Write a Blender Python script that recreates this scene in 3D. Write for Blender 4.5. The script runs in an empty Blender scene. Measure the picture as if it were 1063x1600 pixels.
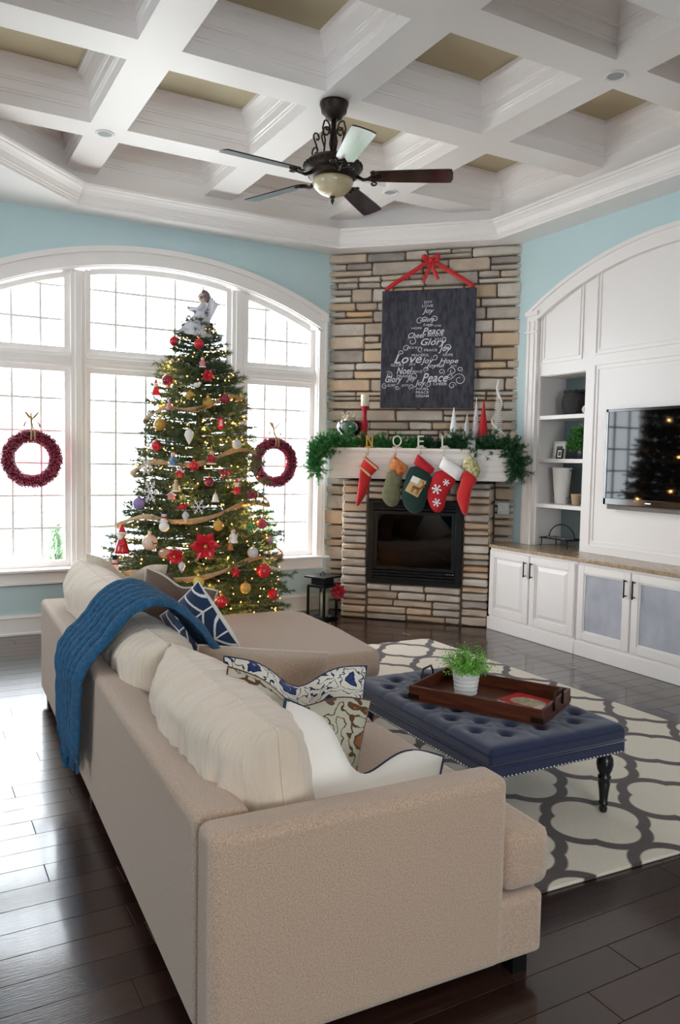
import bpy, bmesh, math, random
import numpy as np
from mathutils import Matrix, Vector, noise
random.seed(7)
PI = math.pi
scene = bpy.context.scene
COL = scene.collection

# ------------------------------------------------------------------ camera
F_PX, PITCH, ROLL, YAW, EYE = 1229.0, 0.06584, -0.01846, 0.507, 1.45
def camera():
    cy, sy = math.cos(YAW), math.sin(YAW)
    f = Vector((sy*math.cos(PITCH), cy*math.cos(PITCH), -math.sin(PITCH)))
    r = Vector((cy, -sy, 0)); d = f.cross(r)
    cr, sr = math.cos(ROLL), math.sin(ROLL)
    x = cr*r + sr*d; y = -(-sr*r + cr*d); z = -f
    m = Matrix(((x.x, y.x, z.x, 0), (x.y, y.y, z.y, 0), (x.z, y.z, z.z, EYE), (0, 0, 0, 1)))
    cam = bpy.data.cameras.new('camera')
    cam.sensor_fit = 'VERTICAL'; cam.sensor_height = 36.0; cam.lens = 36.0*F_PX/1600.0
    cam.clip_start = 0.05; cam.clip_end = 200
    o = bpy.data.objects.new('camera', cam); COL.objects.link(o); o.matrix_world = m
    scene.camera = o
camera()

# ------------------------------------------------------------------ sky, lights, exposure
SKY = 6.2
w = bpy.data.worlds.new('overcast_sky'); scene.world = w; w.use_nodes = True
bg = w.node_tree.nodes['Background']
bg.inputs['Color'].default_value = (0.86, 0.94, 1.0, 1); bg.inputs['Strength'].default_value = SKY
scene.view_settings.view_transform = 'Standard'
scene.view_settings.look = 'None'
scene.view_settings.exposure = 1.3
scene.view_settings.gamma = 1.0
scene.view_settings.use_curve_mapping = False
scene.cycles.max_bounces = 8; scene.cycles.diffuse_bounces = 5; scene.cycles.glossy_bounces = 4
scene.cycles.transparent_max_bounces = 24; scene.cycles.transmission_bounces = 6
scene.cycles.caustics_reflective = False; scene.cycles.caustics_refractive = False
scene.cycles.sample_clamp_indirect = 6.0
def area(name, loc, rot, sx, sy, power, color, portal=False):
    l = bpy.data.lights.new(name, 'AREA'); l.shape = 'RECTANGLE'; l.size = sx; l.size_y = sy
    l.energy = power; l.color = color
    if portal: l.cycles.is_portal = True
    o = bpy.data.objects.new(name, l); COL.objects.link(o); o.location = loc; o.rotation_euler = rot
    return o
# portals guide sky light through the far window and two added fill openings
area('window_portal', (1.965, 6.92, 1.8), (-PI/2, 0, 0), 3.1, 2.6, 1, (1, 1, 1), True)
area('rear_fill_portal', (0.2, -3.62, 1.55), (PI/2, 0, 0), 2.0, 1.4, 1, (1, 1, 1), True)
area('left_fill_portal', (-3.42, 4.3, 1.7), (0, -PI/2, 0), 1.3, 1.7, 1, (1, 1, 1), True)
# unseen warm area lamp, added behind the camera as fill light
area('warm_fill_lamp', (1.0, -1.2, 3.30), (0, 0, 0), 2.4, 1.6, 16, (1.0, 0.86, 0.72))

# ------------------------------------------------------------------ helpers
def lin(c):
    if isinstance(c, str):
        c = c.lstrip('#'); c = [int(c[i:i+2], 16)/255 for i in (0, 2, 4)]
    return tuple((x/12.92 if x <= 0.04045 else ((x+0.055)/1.055)**2.4) for x in c) + (1.0,)

def mat(name, color, rough=0.5, metal=0.0, var=None, vscale=8.0, bump=0.0, bscale=60.0, rnd=0.0,
        coat=0.0, sheen=0.0, spec=0.5, island=0.0, stretch=None, emit=None, estr=0.0, trans=0.0, ior=1.45, bdist=0.01):
    m = bpy.data.materials.new(name); m.use_nodes = True
    nt = m.node_tree; N = nt.nodes; L = nt.links
    b = N['Principled BSDF']
    c = lin(color)
    b.inputs['Base Color'].default_value = c
    b.inputs['Roughness'].default_value = rough; b.inputs['Metallic'].default_value = metal
    b.inputs['Specular IOR Level'].default_value = spec
    b.inputs['Coat Weight'].default_value = coat; b.inputs['Coat Roughness'].default_value = 0.1
    b.inputs['Sheen Weight'].default_value = sheen
    b.inputs['Transmission Weight'].default_value = trans; b.inputs['IOR'].default_value = ior
    if emit:
        b.inputs['Emission Color'].default_value = lin(emit); b.inputs['Emission Strength'].default_value = estr
    tc = N.new('ShaderNodeTexCoord'); vec = tc.outputs['Object']
    if stretch:
        mp = N.new('ShaderNodeMapping'); mp.inputs['Scale'].default_value = stretch
        L.new(vec, mp.inputs['Vector']); vec = mp.outputs['Vector']
    out = None
    if var:
        nz = N.new('ShaderNodeTexNoise'); nz.inputs['Scale'].default_value = vscale; nz.inputs['Detail'].default_value = 5
        L.new(vec, nz.inputs['Vector'])
        rp = N.new('ShaderNodeValToRGB'); rp.color_ramp.elements[0].position = 0.35; rp.color_ramp.elements[1].position = 0.65
        rp.color_ramp.elements[0].color = c; rp.color_ramp.elements[1].color = lin(var)
        L.new(nz.outputs['Fac'], rp.inputs['Fac']); out = rp.outputs['Color']
    if rnd or island:
        hs = N.new('ShaderNodeHueSaturation')
        if out: L.new(out, hs.inputs['Color'])
        else: hs.inputs['Color'].default_value = c
        if island:
            g = N.new('ShaderNodeNewGeometry'); src = g.outputs['Random Per Island']
        else:
            g = N.new('ShaderNodeObjectInfo'); src = g.outputs['Random']
        a = island or rnd
        mr = N.new('ShaderNodeMapRange'); mr.inputs['To Min'].default_value = 1-a; mr.inputs['To Max'].default_value = 1+a
        L.new(src, mr.inputs['Value']); L.new(mr.outputs['Result'], hs.inputs['Value']); out = hs.outputs['Color']
    if out: L.new(out, b.inputs['Base Color'])
    if bump:
        nb = N.new('ShaderNodeTexNoise'); nb.inputs['Scale'].default_value = bscale; nb.inputs['Detail'].default_value = 4
        L.new(vec, nb.inputs['Vector'])
        bp = N.new('ShaderNodeBump'); bp.inputs['Strength'].default_value = bump; bp.inputs['Distance'].default_value = bdist
        L.new(nb.outputs['Fac'], bp.inputs['Height']); L.new(bp.outputs['Normal'], b.inputs['Normal'])
    return m

def glass(name, tint='#ffffff', gloss=1.0):
    """thin pane: clear, with a Fresnel mirror reflection"""
    m = bpy.data.materials.new(name); m.use_nodes = True
    nt = m.node_tree; N = nt.nodes; L = nt.links; N.clear()
    o = N.new('ShaderNodeOutputMaterial'); mx = N.new('ShaderNodeMixShader')
    t = N.new('ShaderNodeBsdfTransparent'); t.inputs['Color'].default_value = lin(tint)
    g = N.new('ShaderNodeBsdfGlossy'); g.inputs['Roughness'].default_value = 0.02
    f = N.new('ShaderNodeFresnel'); f.inputs['IOR'].default_value = 1.45
    mu = N.new('ShaderNodeMath'); mu.operation = 'MULTIPLY'; mu.inputs[1].default_value = gloss
    L.new(f.outputs[0], mu.inputs[0]); L.new(mu.outputs[0], mx.inputs[0])
    L.new(t.outputs[0], mx.inputs[1]); L.new(g.outputs[0], mx.inputs[2]); L.new(mx.outputs[0], o.inputs['Surface'])
    return m

MW = {}                                   # world matrices of the Empties, for world-space authoring
def setp(o, label=None, cat=None, group=None, kind=None):
    if label: o['label'] = label
    if cat: o['category'] = cat
    if group: o['group'] = group
    if kind: o['kind'] = kind
    return o
def thing(name, label, cat, loc=(0, 0, 0), rotz=0.0, group=None, rot=None):
    o = bpy.data.objects.new(name, None); COL.objects.link(o)
    o.empty_display_size = 0.05
    o.location = loc; o.rotation_euler = rot or (0, 0, rotz)
    MW[o.name] = Matrix.Translation(loc) @ o.rotation_euler.to_matrix().to_4x4()
    return setp(o, label, cat, group)
def copy_tree(o, parent=None):
    c = o.copy(); COL.objects.link(c); c.parent = parent
    for ch in list(o.children): copy_tree(ch, c)
    return c

class MB:
    def __init__(s, M=None): s.v = []; s.f = []; s.M = M or Matrix()
    def add(s, vs, fs, M=None):
        n = len(s.v); T = s.M @ M if M else s.M
        s.v += [tuple(T @ Vector(p)) for p in vs]; s.f += [tuple(i+n for i in f) for f in fs]; return s
    def box(s, x0, x1, y0, y1, z0, z1, M=None):
        return s.add([(x0,y0,z0),(x1,y0,z0),(x1,y1,z0),(x0,y1,z0),(x0,y0,z1),(x1,y0,z1),(x1,y1,z1),(x0,y1,z1)],
                     [(0,3,2,1),(4,5,6,7),(0,1,5,4),(1,2,6,5),(2,3,7,6),(3,0,4,7)], M)
    def prism(s, poly, a0, a1, axis='z', M=None):
        """poly: list of 2D points; extruded along axis from a0 to a1. axis z:(x,y) y:(x,z) x:(y,z)"""
        n = len(poly)
        def P(p, a): return {'z': (p[0], p[1], a), 'y': (p[0], a, p[1]), 'x': (a, p[0], p[1])}[axis]
        vs = [P(p, a0) for p in poly]+[P(p, a1) for p in poly]
        fs = [tuple(range(n))[::-1], tuple(range(n, 2*n))]+[(i, (i+1) % n, n+(i+1) % n, n+i) for i in range(n)]
        return s.add(vs, fs, M)
    def lathe(s, prof, n=20, M=None, cap=True):
        vs = []; fs = []
        for r, z in prof:
            for k in range(n): a = 2*PI*k/n; vs.append((r*math.cos(a), r*math.sin(a), z))
        for j in range(len(prof)-1):
            for k in range(n): fs.append((j*n+k, j*n+(k+1) % n, (j+1)*n+(k+1) % n, (j+1)*n+k))
        if cap:
            fs.append(tuple(range(n))[::-1]); m = (len(prof)-1)*n; fs.append(tuple(range(m, m+n)))
        return s.add(vs, fs, M)
    def tube(s, pts, r, n=8, M=None, closed=False):
        pts = [Vector(p) for p in pts]; vs = []; fs = []; k = len(pts)
        rs = r if isinstance(r, (list, tuple)) else [r]*k
        up = None
        for i, p in enumerate(pts):
            a = pts[(i-1) % k] if (closed or i > 0) else p; b = pts[(i+1) % k] if (closed or i < k-1) else p
            t = (b-a); t = t.normalized() if t.length > 1e-9 else Vector((0, 0, 1))
            if up is None:
                up = Vector((0, 0, 1)) if abs(t.z) < .9 else Vector((1, 0, 0))
            x = t.cross(up); x = x.normalized() if x.length > 1e-6 else t.orthogonal().normalized()
            y = x.cross(t); up = y
            for j in range(n):
                q = 2*PI*j/n; vs.append(tuple(p+rs[i]*(math.cos(q)*x+math.sin(q)*y)))
        for i in range(k if closed else k-1):
            i2 = (i+1) % k
            for j in range(n): fs.append((i*n+j, i*n+(j+1) % n, i2*n+(j+1) % n, i2*n+j))
        if not closed: fs.append(tuple(range(n))[::-1]); fs.append(tuple(range((k-1)*n, k*n)))
        return s.add(vs, fs, M)
    def ball(s, c, r, n=12, m=8, sc=(1, 1, 1), M=None):
        vs = [(c[0], c[1], c[2]-r*sc[2])]
        for j in range(1, m):
            ph = PI*j/m-PI/2
            for k in range(n):
                a = 2*PI*k/n
                vs.append((c[0]+r*sc[0]*math.cos(ph)*math.cos(a), c[1]+r*sc[1]*math.cos(ph)*math.sin(a), c[2]+r*sc[2]*math.sin(ph)))
        vs.append((c[0], c[1], c[2]+r*sc[2])); top = len(vs)-1
        fs = [(0, 1+(k+1) % n, 1+k) for k in range(n)]
        for j in range(m-2):
            for k in range(n): a = 1+j*n; fs.append((a+k, a+(k+1) % n, a+n+(k+1) % n, a+n+k))
        a = 1+(m-2)*n
        fs += [(a+k, a+(k+1) % n, top) for k in range(n)]
        return s.add(vs, fs, M)
    def grid(s, fn, nu, nv, M=None, closeu=False):
        vs = []; fs = []
        for j in range(nv+1):
            for i in range(nu if closeu else nu+1): vs.append(tuple(fn(i/nu, j/nv)))
        w = nu if closeu else nu+1
        for j in range(nv):
            for i in range(nu): fs.append((j*w+i, j*w+(i+1) % w, (j+1)*w+(i+1) % w, (j+1)*w+i))
        return s.add(vs, fs, M)
    def mesh(s, name):
        me = bpy.data.meshes.new(name); me.from_pydata(s.v, [], s.f); me.update(); return me
    def build(s, name, m, parent=None, world=False, bevel=0.0, smooth=False, seg=2, subsurf=0, solid=0.0, label=None, kind=None, fixn=True):
        if world and parent is not None and parent.name in MW:
            I = MW[parent.name].inverted(); s.v = [tuple(I @ Vector(p)) for p in s.v]
        me = s.mesh(name)
        if fixn:
            bm = bmesh.new(); bm.from_mesh(me); bmesh.ops.recalc_face_normals(bm, faces=bm.faces); bm.to_mesh(me); bm.free()
        return link(name, me, m, parent, bevel, smooth, seg, subsurf, solid, label, kind)
def link(name, me, m, parent=None, bevel=0.0, smooth=False, seg=2, subsurf=0, solid=0.0, label=None, kind=None):
    o = bpy.data.objects.new(name, me); COL.objects.link(o)
    if m: me.materials.append(m)
    if parent: o.parent = parent; 
    if solid:
        d = o.modifiers.new('solid', 'SOLIDIFY'); d.thickness = solid; d.offset = 0
    if bevel:
        d = o.modifiers.new('bevel', 'BEVEL'); d.width = bevel; d.segments = seg; d.limit_method = 'ANGLE'; d.angle_limit = math.radians(40)
        d.harden_normals = False
    if subsurf:
        d = o.modifiers.new('sub', 'SUBSURF'); d.levels = subsurf; d.render_levels = subsurf
    if smooth or bevel:
        me.shade_smooth() if smooth else None
        if bevel and not smooth:
            me.shade_smooth()
            try: me.set_sharp_from_angle(angle=math.radians(35))
            except Exception: pass
    return setp(o, label, None, None, kind)
def struct(name, mb, m, bevel=0.0, label=None, **k):
    return setp(mb.build(name, m, None, bevel=bevel, **k), label, None, None, 'structure')

# polygon offset for convex polygons listed counter-clockwise (positive = inward)
def inset(poly, d):
    n = len(poly); out = []
    for i in range(n):
        p0, p1, p2 = Vector(poly[i-1]), Vector(poly[i]), Vector(poly[(i+1) % n])
        e1 = (p1-p0).normalized(); e2 = (p2-p1).normalized()
        n1 = Vector((-e1.y, e1.x)); n2 = Vector((-e2.y, e2.x))
        k = (n1+n2); k = k/max(1e-6, k.dot(n1)); out.append(tuple(p1+d*k))
    return out
def clip(poly, a, b, c):
    """keep the part of poly where a*x+b*y<=c"""
    out = []; n = len(poly)
    for i in range(n):
        p, q = poly[i], poly[(i+1) % n]; dp = a*p[0]+b*p[1]-c; dq = a*q[0]+b*q[1]-c
        if dp <= 1e-9: out.append(p)
        if (dp < -1e-9 and dq > 1e-9) or (dp > 1e-9 and dq < -1e-9):
            t = dp/(dp-dq); out.append((p[0]+t*(q[0]-p[0]), p[1]+t*(q[1]-p[1])))
    return out
def loft(mb, poly, prof):
    """rings of the inset polygon: prof = [(inset, z)...]"""
    n = len(poly); vs = []; fs = []
    for d, z in prof: vs += [(p[0], p[1], z) for p in inset(poly, d)]
    for j in range(len(prof)-1):
        for i in range(n): fs.append((j*n+i, j*n+(i+1) % n, (j+1)*n+(i+1) % n, (j+1)*n+i))
    return mb.add(vs, fs)

# ------------------------------------------------------------------ materials
M_trim = mat('white_trim_paint', '#f2ece9', 0.38)
M_ceil = mat('coffer_ceiling_paint', '#c6b99c', 0.7, var='#bfb294', vscale=3)
M_teal = mat('teal_wall_paint', '#c4d9dc', 0.6, var='#c0d6d9', vscale=2)
M_cab = mat('cabinet_white_paint', '#efe9e6', 0.35)
M_niche = mat('niche_grey_teal_paint', '#6f7f83', 0.6)
M_mortar = mat('dark_mortar', '#6d6156', 0.95, bump=0.6, bscale=90)
M_glass = glass('window_glass')
M_black = mat('black_metal', '#17181b', 0.4, 0.6)
M_iron = mat('dark_iron', '#2a2624', 0.45, 0.7)
M_bronze = mat('oiled_bronze', '#2b2320', 0.38, 0.6, var='#3c2f28', vscale=30, bump=0.3, bscale=120)
M_red = mat('red_felt', '#c01c22', 0.85, var='#b0161d', vscale=40, sheen=0.3)
M_redgloss = mat('red_gloss', '#c4262c', 0.2, coat=0.5)
M_white = mat('white_ceramic', '#f0eeea', 0.3)
M_cream = mat('cream_wax', '#efe6d2', 0.5)
M_wood = mat('mahogany_wood', '#5f2e1c', 0.35, var='#45210f', vscale=6, stretch=(1, 6, 12), coat=0.2)
M_blackwood = mat('black_lacquered_wood', '#121113', 0.3, coat=0.2)
M_gold = mat('gold_metal', '#c59a4d', 0.3, 0.9)
M_silver = mat('silver_metal', '#c9c8c6', 0.3, 0.85)
M_burlap = mat('burlap_ribbon', '#c4a57e', 0.9, var='#b39168', vscale=60, bump=0.3, bscale=200)
M_needle = mat('fir_needles', '#4a6040', 0.6, island=0.45)
M_garland = mat('garland_needles', '#3d8440', 0.6, island=0.4)
M_garland2 = mat('dark_garland_needles', '#285532', 0.6, island=0.4)
M_bark = mat('bark', '#4a3626', 0.9, var='#35261a', vscale=20)
# ================================================================== ROOM SHELL
M_plank = mat('espresso_plank', '#2f1d18', 0.22, var='#3d2721', vscale=3.0, stretch=(1.2, 14, 1), bump=0.10, bscale=14, rnd=0.30, coat=0.45)
YW, XW = 6.70, 4.82
floor = struct('floor', MB().box(-3.2, 5.4, -3.7, 6.9, -0.12, -0.006), M_plank)
def planks():
    rnd = random.Random(3); rw = 0.126; y = 1.22
    while y < 6.68:
        x = -0.35-rnd.random()*0.9; y1 = min(y+rw, 6.69)
        while x < 4.5:
            L = rnd.choice((0.62, 0.8, 0.95, 1.1, 1.3)); a, b = x+0.0011, min(x+L, 4.79)-0.0011
            if b > -0.3 and b-a > 0.05:
                g = 0.0009; c = 0.0008; z = 0.0; zz = -0.008; vs = []
                for e, h in ((0, zz), (0, z-c), (c, z)):
                    vs += [(a+e, y+g+e, h), (b-e, y+g+e, h), (b-e, y1-g-e, h), (a+e, y1-g-e, h)]
                fs = [(8, 9, 10, 11)]
                for j in (0, 4):
                    for i in range(4): fs.append((j+i, j+(i+1) % 4, j+4+(i+1) % 4, j+4+i))
                MB().add(vs, fs).build('plank', M_plank, floor, fixn=False)
            x += L
        y += rw
planks()

# ---- window wall (far wall) with one big arched opening
CX = 1.965; R_IN = 3.338; ZC = 3.051-R_IN
XL, XR = 0.47, 3.46; SILL = 0.53
def zarch(x, R=R_IN): return ZC+math.sqrt(max(0, R*R-(x-CX)**2))
def wall_far():
    m = MB(); y0, y1 = YW, YW+0.20; top = 3.39
    m.box(-3.2, XL, y0, y1, 0, top); m.box(XR, 5.4, y0, y1, 0, top); m.box(XL, XR, y0, y1, 0, SILL-0.02)
    n = 32
    for i in range(n):
        a = XL+(XR-XL)*i/n; b = XL+(XR-XL)*(i+1)/n
        m.prism([(a, zarch(a)), (b, zarch(b)), (b, top), (a, top)], y0, y1, 'y')
    struct('wall_far', m, M_teal)
wall_far()
# reveal lining + casing
def arch_band(m, r0, r1, x0, x1, y0, y1, n=36):
    """band between arcs r0 and r1 over x0..x1 (bottom measured on r0)"""
    def P(t, r):
        x = x0+(x1-x0)*t; return x
    for i in range(n):
        q = []
        for t in (i/n, (i+1)/n):
            x = x0+(x1-x0)*t; q.append(x)
        a, b = q
        m.prism([(a, zarch(a, r0)), (b, zarch(b, r0)), (b, zarch(b, r1)), (a, zarch(a, r1))], y0, y1, 'y')
m = MB(); arch_band(m, R_IN-0.012, R_IN+0.0, XL, XR, YW-0.005, 6.83)
m.box(XL, XL+0.012, YW-0.005, 6.83, SILL, zarch(XL)); m.box(XR-0.012, XR, YW-0.005, 6.83, SILL, zarch(XR))
struct('trim_1', m, M_trim)
m = MB()
arch_band(m, R_IN-0.005, R_IN+0.13, 0.40, 3.53, YW-0.028, YW)
arch_band(m, R_IN+0.10, R_IN+0.145, 0.40, 3.53, YW-0.045, YW)
arch_band(m, R_IN-0.005, R_IN+0.018, XL, XR, YW-0.036, YW)
for a, b in ((0.40, XL+0.005), (XR-0.005, 3.53)):
    m.box(a, b, YW-0.028, YW, SILL, zarch(0.40, R_IN)+0.005)
    o = (a, a+0.02) if a < 1 else (b-0.02, b)
    m.box(o[0], o[1], YW-0.042, YW, SILL, zarch(0.40, R_IN+0.10))
    m.box(a-0.006, b+0.006, YW-0.05, YW, zarch(0.40, R_IN+0.10)-0.02, zarch(0.40, R_IN+0.145))
struct('trim_2', m, M_trim)
struct('trim_3', MB().box(0.34, 3.575, YW-0.075, 6.84, SILL-0.022, SILL), M_trim, bevel=0.006)            # stool
m = MB(); m.box(0.40, 3.53, YW-0.022, YW, 0.405, SILL-0.022); m.box(0.40, 3.53, YW-0.034, YW, 0.405, 0.425)
struct('trim_4', m, M_trim, bevel=0.004)                                                               # apron
def base(name, x0, x1, y0, y1, axis):
    m = MB()
    if axis == 'x':
        m.box(x0, x1, y0-0.018, y0, 0, 0.165); m.box(x0, x1, y0-0.026, y0, 0.135, 0.15); m.box(x0, x1, y0-0.03, y0, 0, 0.02)
    struct(name, m, M_trim, bevel=0.003)
base('baseboard_far', -3.2, 3.60, YW, 0, 'x')

# windows: each glazed light is one window with frame, panes and muntins
FY0, FY1, GY = 6.765, 6.835, 6.80
def window(k, x0, x1, z0, z1, xs, zs, arch=False, rail=0.045):
    """frame ring x0..x1, z0..z1 (or up to the arch), muntins at xs / zs"""
    top = (lambda x: zarch(x, R_IN-0.02)) if arch else (lambda x: z1)
    m = MB(); n = 14 if arch else 1
    m.box(x0, x0+rail, FY0, FY1, z0, top(x0)); m.box(x1-rail, x1, FY0, FY1, z0, top(x1)); m.box(x0+rail, x1-rail, FY0, FY1, z0, z0+rail)
    for i in range(n):
        a = x0+rail+(x1-x0-2*rail)*i/n; b = x0+rail+(x1-x0-2*rail)*(i+1)/n
        m.prism([(a, top(a)-rail), (b, top(b)-rail), (b, top(b)), (a, top(a))], FY0, FY1, 'y')
    fr = struct('window_%d' % k, m, M_trim)
    xe = [x0+rail]+xs+[x1-rail]
    for x in xs: MB().box(x-0.009, x+0.009, GY-0.012, GY+0.012, z0+rail, min(top(x-.009), top(x+.009))-rail).build('muntin', M_trim, fr)
    for z in zs:
        lo, hi = x0+rail, x1-rail
        if arch:
            while top(lo)-rail < z and lo < hi: lo += 0.01
            while top(hi)-rail < z and hi > lo: hi -= 0.01
        if hi-lo > 0.05: MB().box(lo, hi, GY-0.010, GY+0.010, z-0.009, z+0.009).build('muntin', M_trim, fr)
    # one pane for each light of the grid
    ze = [z0+rail]+zs+[99]
    for i in range(len(xe)-1):
        for j in range(len(ze)-1):
            a, b, c, d = xe[i], xe[i+1], ze[j], ze[j+1]
            pts = [(a, c), (b, c)]
            k2 = 5 if arch else 1
            for q in range(k2+1):
                x = b+(a-b)*q/k2; pts.append((x, max(c+0.001, min(d, top(x)-rail))))
            if max(p[1] for p in pts)-c < 0.02: continue
            me = MB().add([(p[0], GY, p[1]) for p in pts], [tuple(range(len(pts)))])
            me.build('pane', M_glass, fr, fixn=False)
zs_low = [0.586+0.265*i for i in range(1, 6)]
zs_up = [2.55, 2.82]
MUL = [(1.205, 1.325), (2.60, 2.725)]
TZ0, TZ1 = 2.175, 2.285
window(1, XL+0.012, MUL[0][0], 0.535, TZ0, [0.763, 0.982], zs_low)
window(2, MUL[0][1], MUL[1][0], 0.535, TZ0, [1.325+1.275*i/5 for i in (1, 2, 3, 4)], zs_low)
window(3, MUL[1][1], XR-0.012, 0.535, TZ0, [2.948, 3.167], zs_low)
window(4, XL+0.012, MUL[0][0], TZ1, 0, [0.763, 0.982], zs_up, True)
window(5, MUL[0][1], MUL[1][0], TZ1, 0, [1.325+1.275*i/5 for i in (1, 2, 3, 4)], zs_up, True)
window(6, MUL[1][1], XR-0.012, TZ1, 0, [2.948, 3.167], zs_up, True)
m = MB()
for a, b in MUL:
    m.box(a, b, 6.735, 6.84, SILL, zarch(a if a < CX else b, R_IN-0.01)-0.0); m.box(a+0.035, b-0.035, 6.72, 6.84, SILL, zarch(a if a < CX else b, R_IN-0.01)-0.01)
struct('trim_5', m, M_trim, bevel=0.004)
m = MB()
for a, b in ((XL+0.012, MUL[0][0]), (MUL[0][1], MUL[1][0]), (MUL[1][1], XR-0.012)):
    m.box(a, b, 6.735, 6.84, TZ0, TZ1); m.box(a, b, 6.722, 6.84, TZ0+0.03, TZ1-0.03)
struct('trim_6', m, M_trim, bevel=0.004)

# ---- other walls
m = MB(); m.box(XW, 5.4, 5.29, 6.7, 0, 3.39); m.box(XW, 5.4, -3.7, 2.30, 0, 3.39); m.box(5.145, 5.4, 2.30, 5.29, 0, 3.2)        # right wall beside the built-in
nn = 24; BYC, BHW, BR = 3.79, 1.46, 3.20; BZ = 3.12-BR
def zb(y, R=BR): return BZ+math.sqrt(max(0, R*R-(y-BYC)**2))
for i in range(nn):
    a = 2.30+(5.29-2.30)*i/nn; b = 2.30+(5.29-2.30)*(i+1)/nn
    m.prism([(a, zb(a)), (b, zb(b)), (b, 3.39), (a, 3.39)], XW, 5.4, 'x')
struct('wall_right', m, M_teal)
m = MB(); m.box(-3.4, -3.2, -3.7, 3.5, 0, 3.39); m.box(-3.4, -3.2, 5.1, 6.9, 0, 3.39); m.box(-3.4, -3.2, 3.5, 5.1, 2.3, 3.39); m.box(-3.4, -3.2, 3.5, 5.1, 0, 1.1)  # the unseen opening here is added to let in side light
for y in (4.3,): m.box(-3.36, -3.22, y-0.04, y+0.04, 1.1, 2.3)
struct('wall_left', m, M_teal)
m = MB(); m.box(-3.2, -0.8, -3.7, -3.5, 0, 3.39); m.box(1.2, 5.4, -3.7, -3.5, 0, 3.39); m.box(-0.8, 1.2, -3.7, -3.5, 2.3, 3.39); m.box(-0.8, 1.2, -3.7, -3.5, 0, 0.9)  # unseen rear opening, added so sky light fills the room from behind
struct('wall_rear', m, M_teal)

# ---- ceiling: flat soffit with an octagonal coffered tray
def octagon(x0, x1, y0, y1, c):
    return [(x0+c, y0), (x1-c, y0), (x1, y0+c), (x1, y1-c), (x1-c, y1), (x0+c, y1), (x0, y1-c), (x0, y0+c)]
E8 = octagon(0.19, 4.55, 2.43, 6.47, 1.02)
ZS, ZB, ZT = 3.39, 3.65, 3.93
def ceiling():
    m = MB(); out = [(-3.4, -3.7), (5.4, -3.7), (5.4, 6.9), (-3.4, 6.9)]
    e = E8; n = 8
    # soffit underside as quads/tris between outer rectangle and the octagon, with thickness upwards
    vs = [(p[0], p[1], ZS) for p in out]+[(p[0], p[1], ZS) for p in e]
    # octagon indices 4..11 : 4 (x0+c,y0) 5 (x1-c,y0) 6 (x1,y0+c) 7 (x1,y1-c) 8 (x1-c,y1) 9 (x0+c,y1) 10 (x0,y1-c) 11 (x0,y0+c)
    fs = [(0, 1, 5, 4), (1, 6, 5), (1, 2, 7, 6), (2, 8, 7), (2, 3, 9, 8), (3, 10, 9), (3, 0, 11, 10), (0, 4, 11)]
    m.add(vs, fs)
    m.box(-3.4, 5.4, -3.7, 6.9, ZT+0.02, ZT+0.12)
    struct('ceiling', m, M_trim, fixn=False)
ceiling()
m = MB(); loft(m, E8, [(0.0, ZS-0.001), (0.0, ZS+0.018), (0.012, ZS+0.022), (0.012, ZS+0.034), (0.022, ZS+0.038), (0.026, ZS+0.052), (0.040, ZS+0.078), (0.062, ZS+0.10), (0.082, ZS+0.114), (0.086, ZS+0.122), (0.104, ZS+0.126), (0.108, ZS+0.144), (0.09, ZS+0.15), (-0.03, ZS+0.155), (-0.03, ZT+0.02)])
struct('trim_7', m, M_trim, fixn=False)
TRAY = inset(E8, -0.03)
BXs = [1.24, 2.37, 3.55]; BYs = [3.29, 4.435, 5.64]; BWD = 0.12
m = MB()
def span_y(x):   # tray extent along y at x
    p = clip(clip(TRAY, 1, 0, x+1e-4), -1, 0, -(x-1e-4)); ys = [q[1] for q in p]; return min(ys), max(ys)
def span_x(y):
    p = clip(clip(TRAY, 0, 1, y+1e-4), 0, -1, -(y-1e-4)); xs = [q[0] for q in p]; return min(xs), max(xs)
def beam_poly(poly): m.prism(poly, ZB, ZT+0.02, 'z')
for bx in BXs: beam_poly(clip(clip(TRAY, 1, 0, bx+BWD), -1, 0, -(bx-BWD)))
edges = [-9]+[v for bx in BXs for v in (bx-BWD, bx+BWD)]+[19]
for by in BYs:
    strip = clip(clip(TRAY, 0, 1, by+BWD), 0, -1, -(by-BWD))
    for i in range(0, len(edges), 2):
        p = clip(clip(strip, 1, 0, edges[i+1]), -1, 0, -edges[i])
        if len(p) > 2: beam_poly(p)
struct('trim_8', m, M_trim)
PROF = [(0.0, ZB+0.001), (0.0, ZB+0.075), (0.010, ZB+0.079), (0.010, ZB+0.092), (0.018, ZB+0.096), (0.018, ZB+0.150), (0.028, ZB+0.153), (0.028, ZB+0.163), (0.036, ZB+0.167), (0.040, ZB+0.185), (0.050, ZB+0.210), (0.068, ZB+0.235), (0.092, ZB+0.252), (0.100, ZB+0.255), (0.104, ZB+0.272), (0.104, ZT+0.005)]
k = 8
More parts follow.
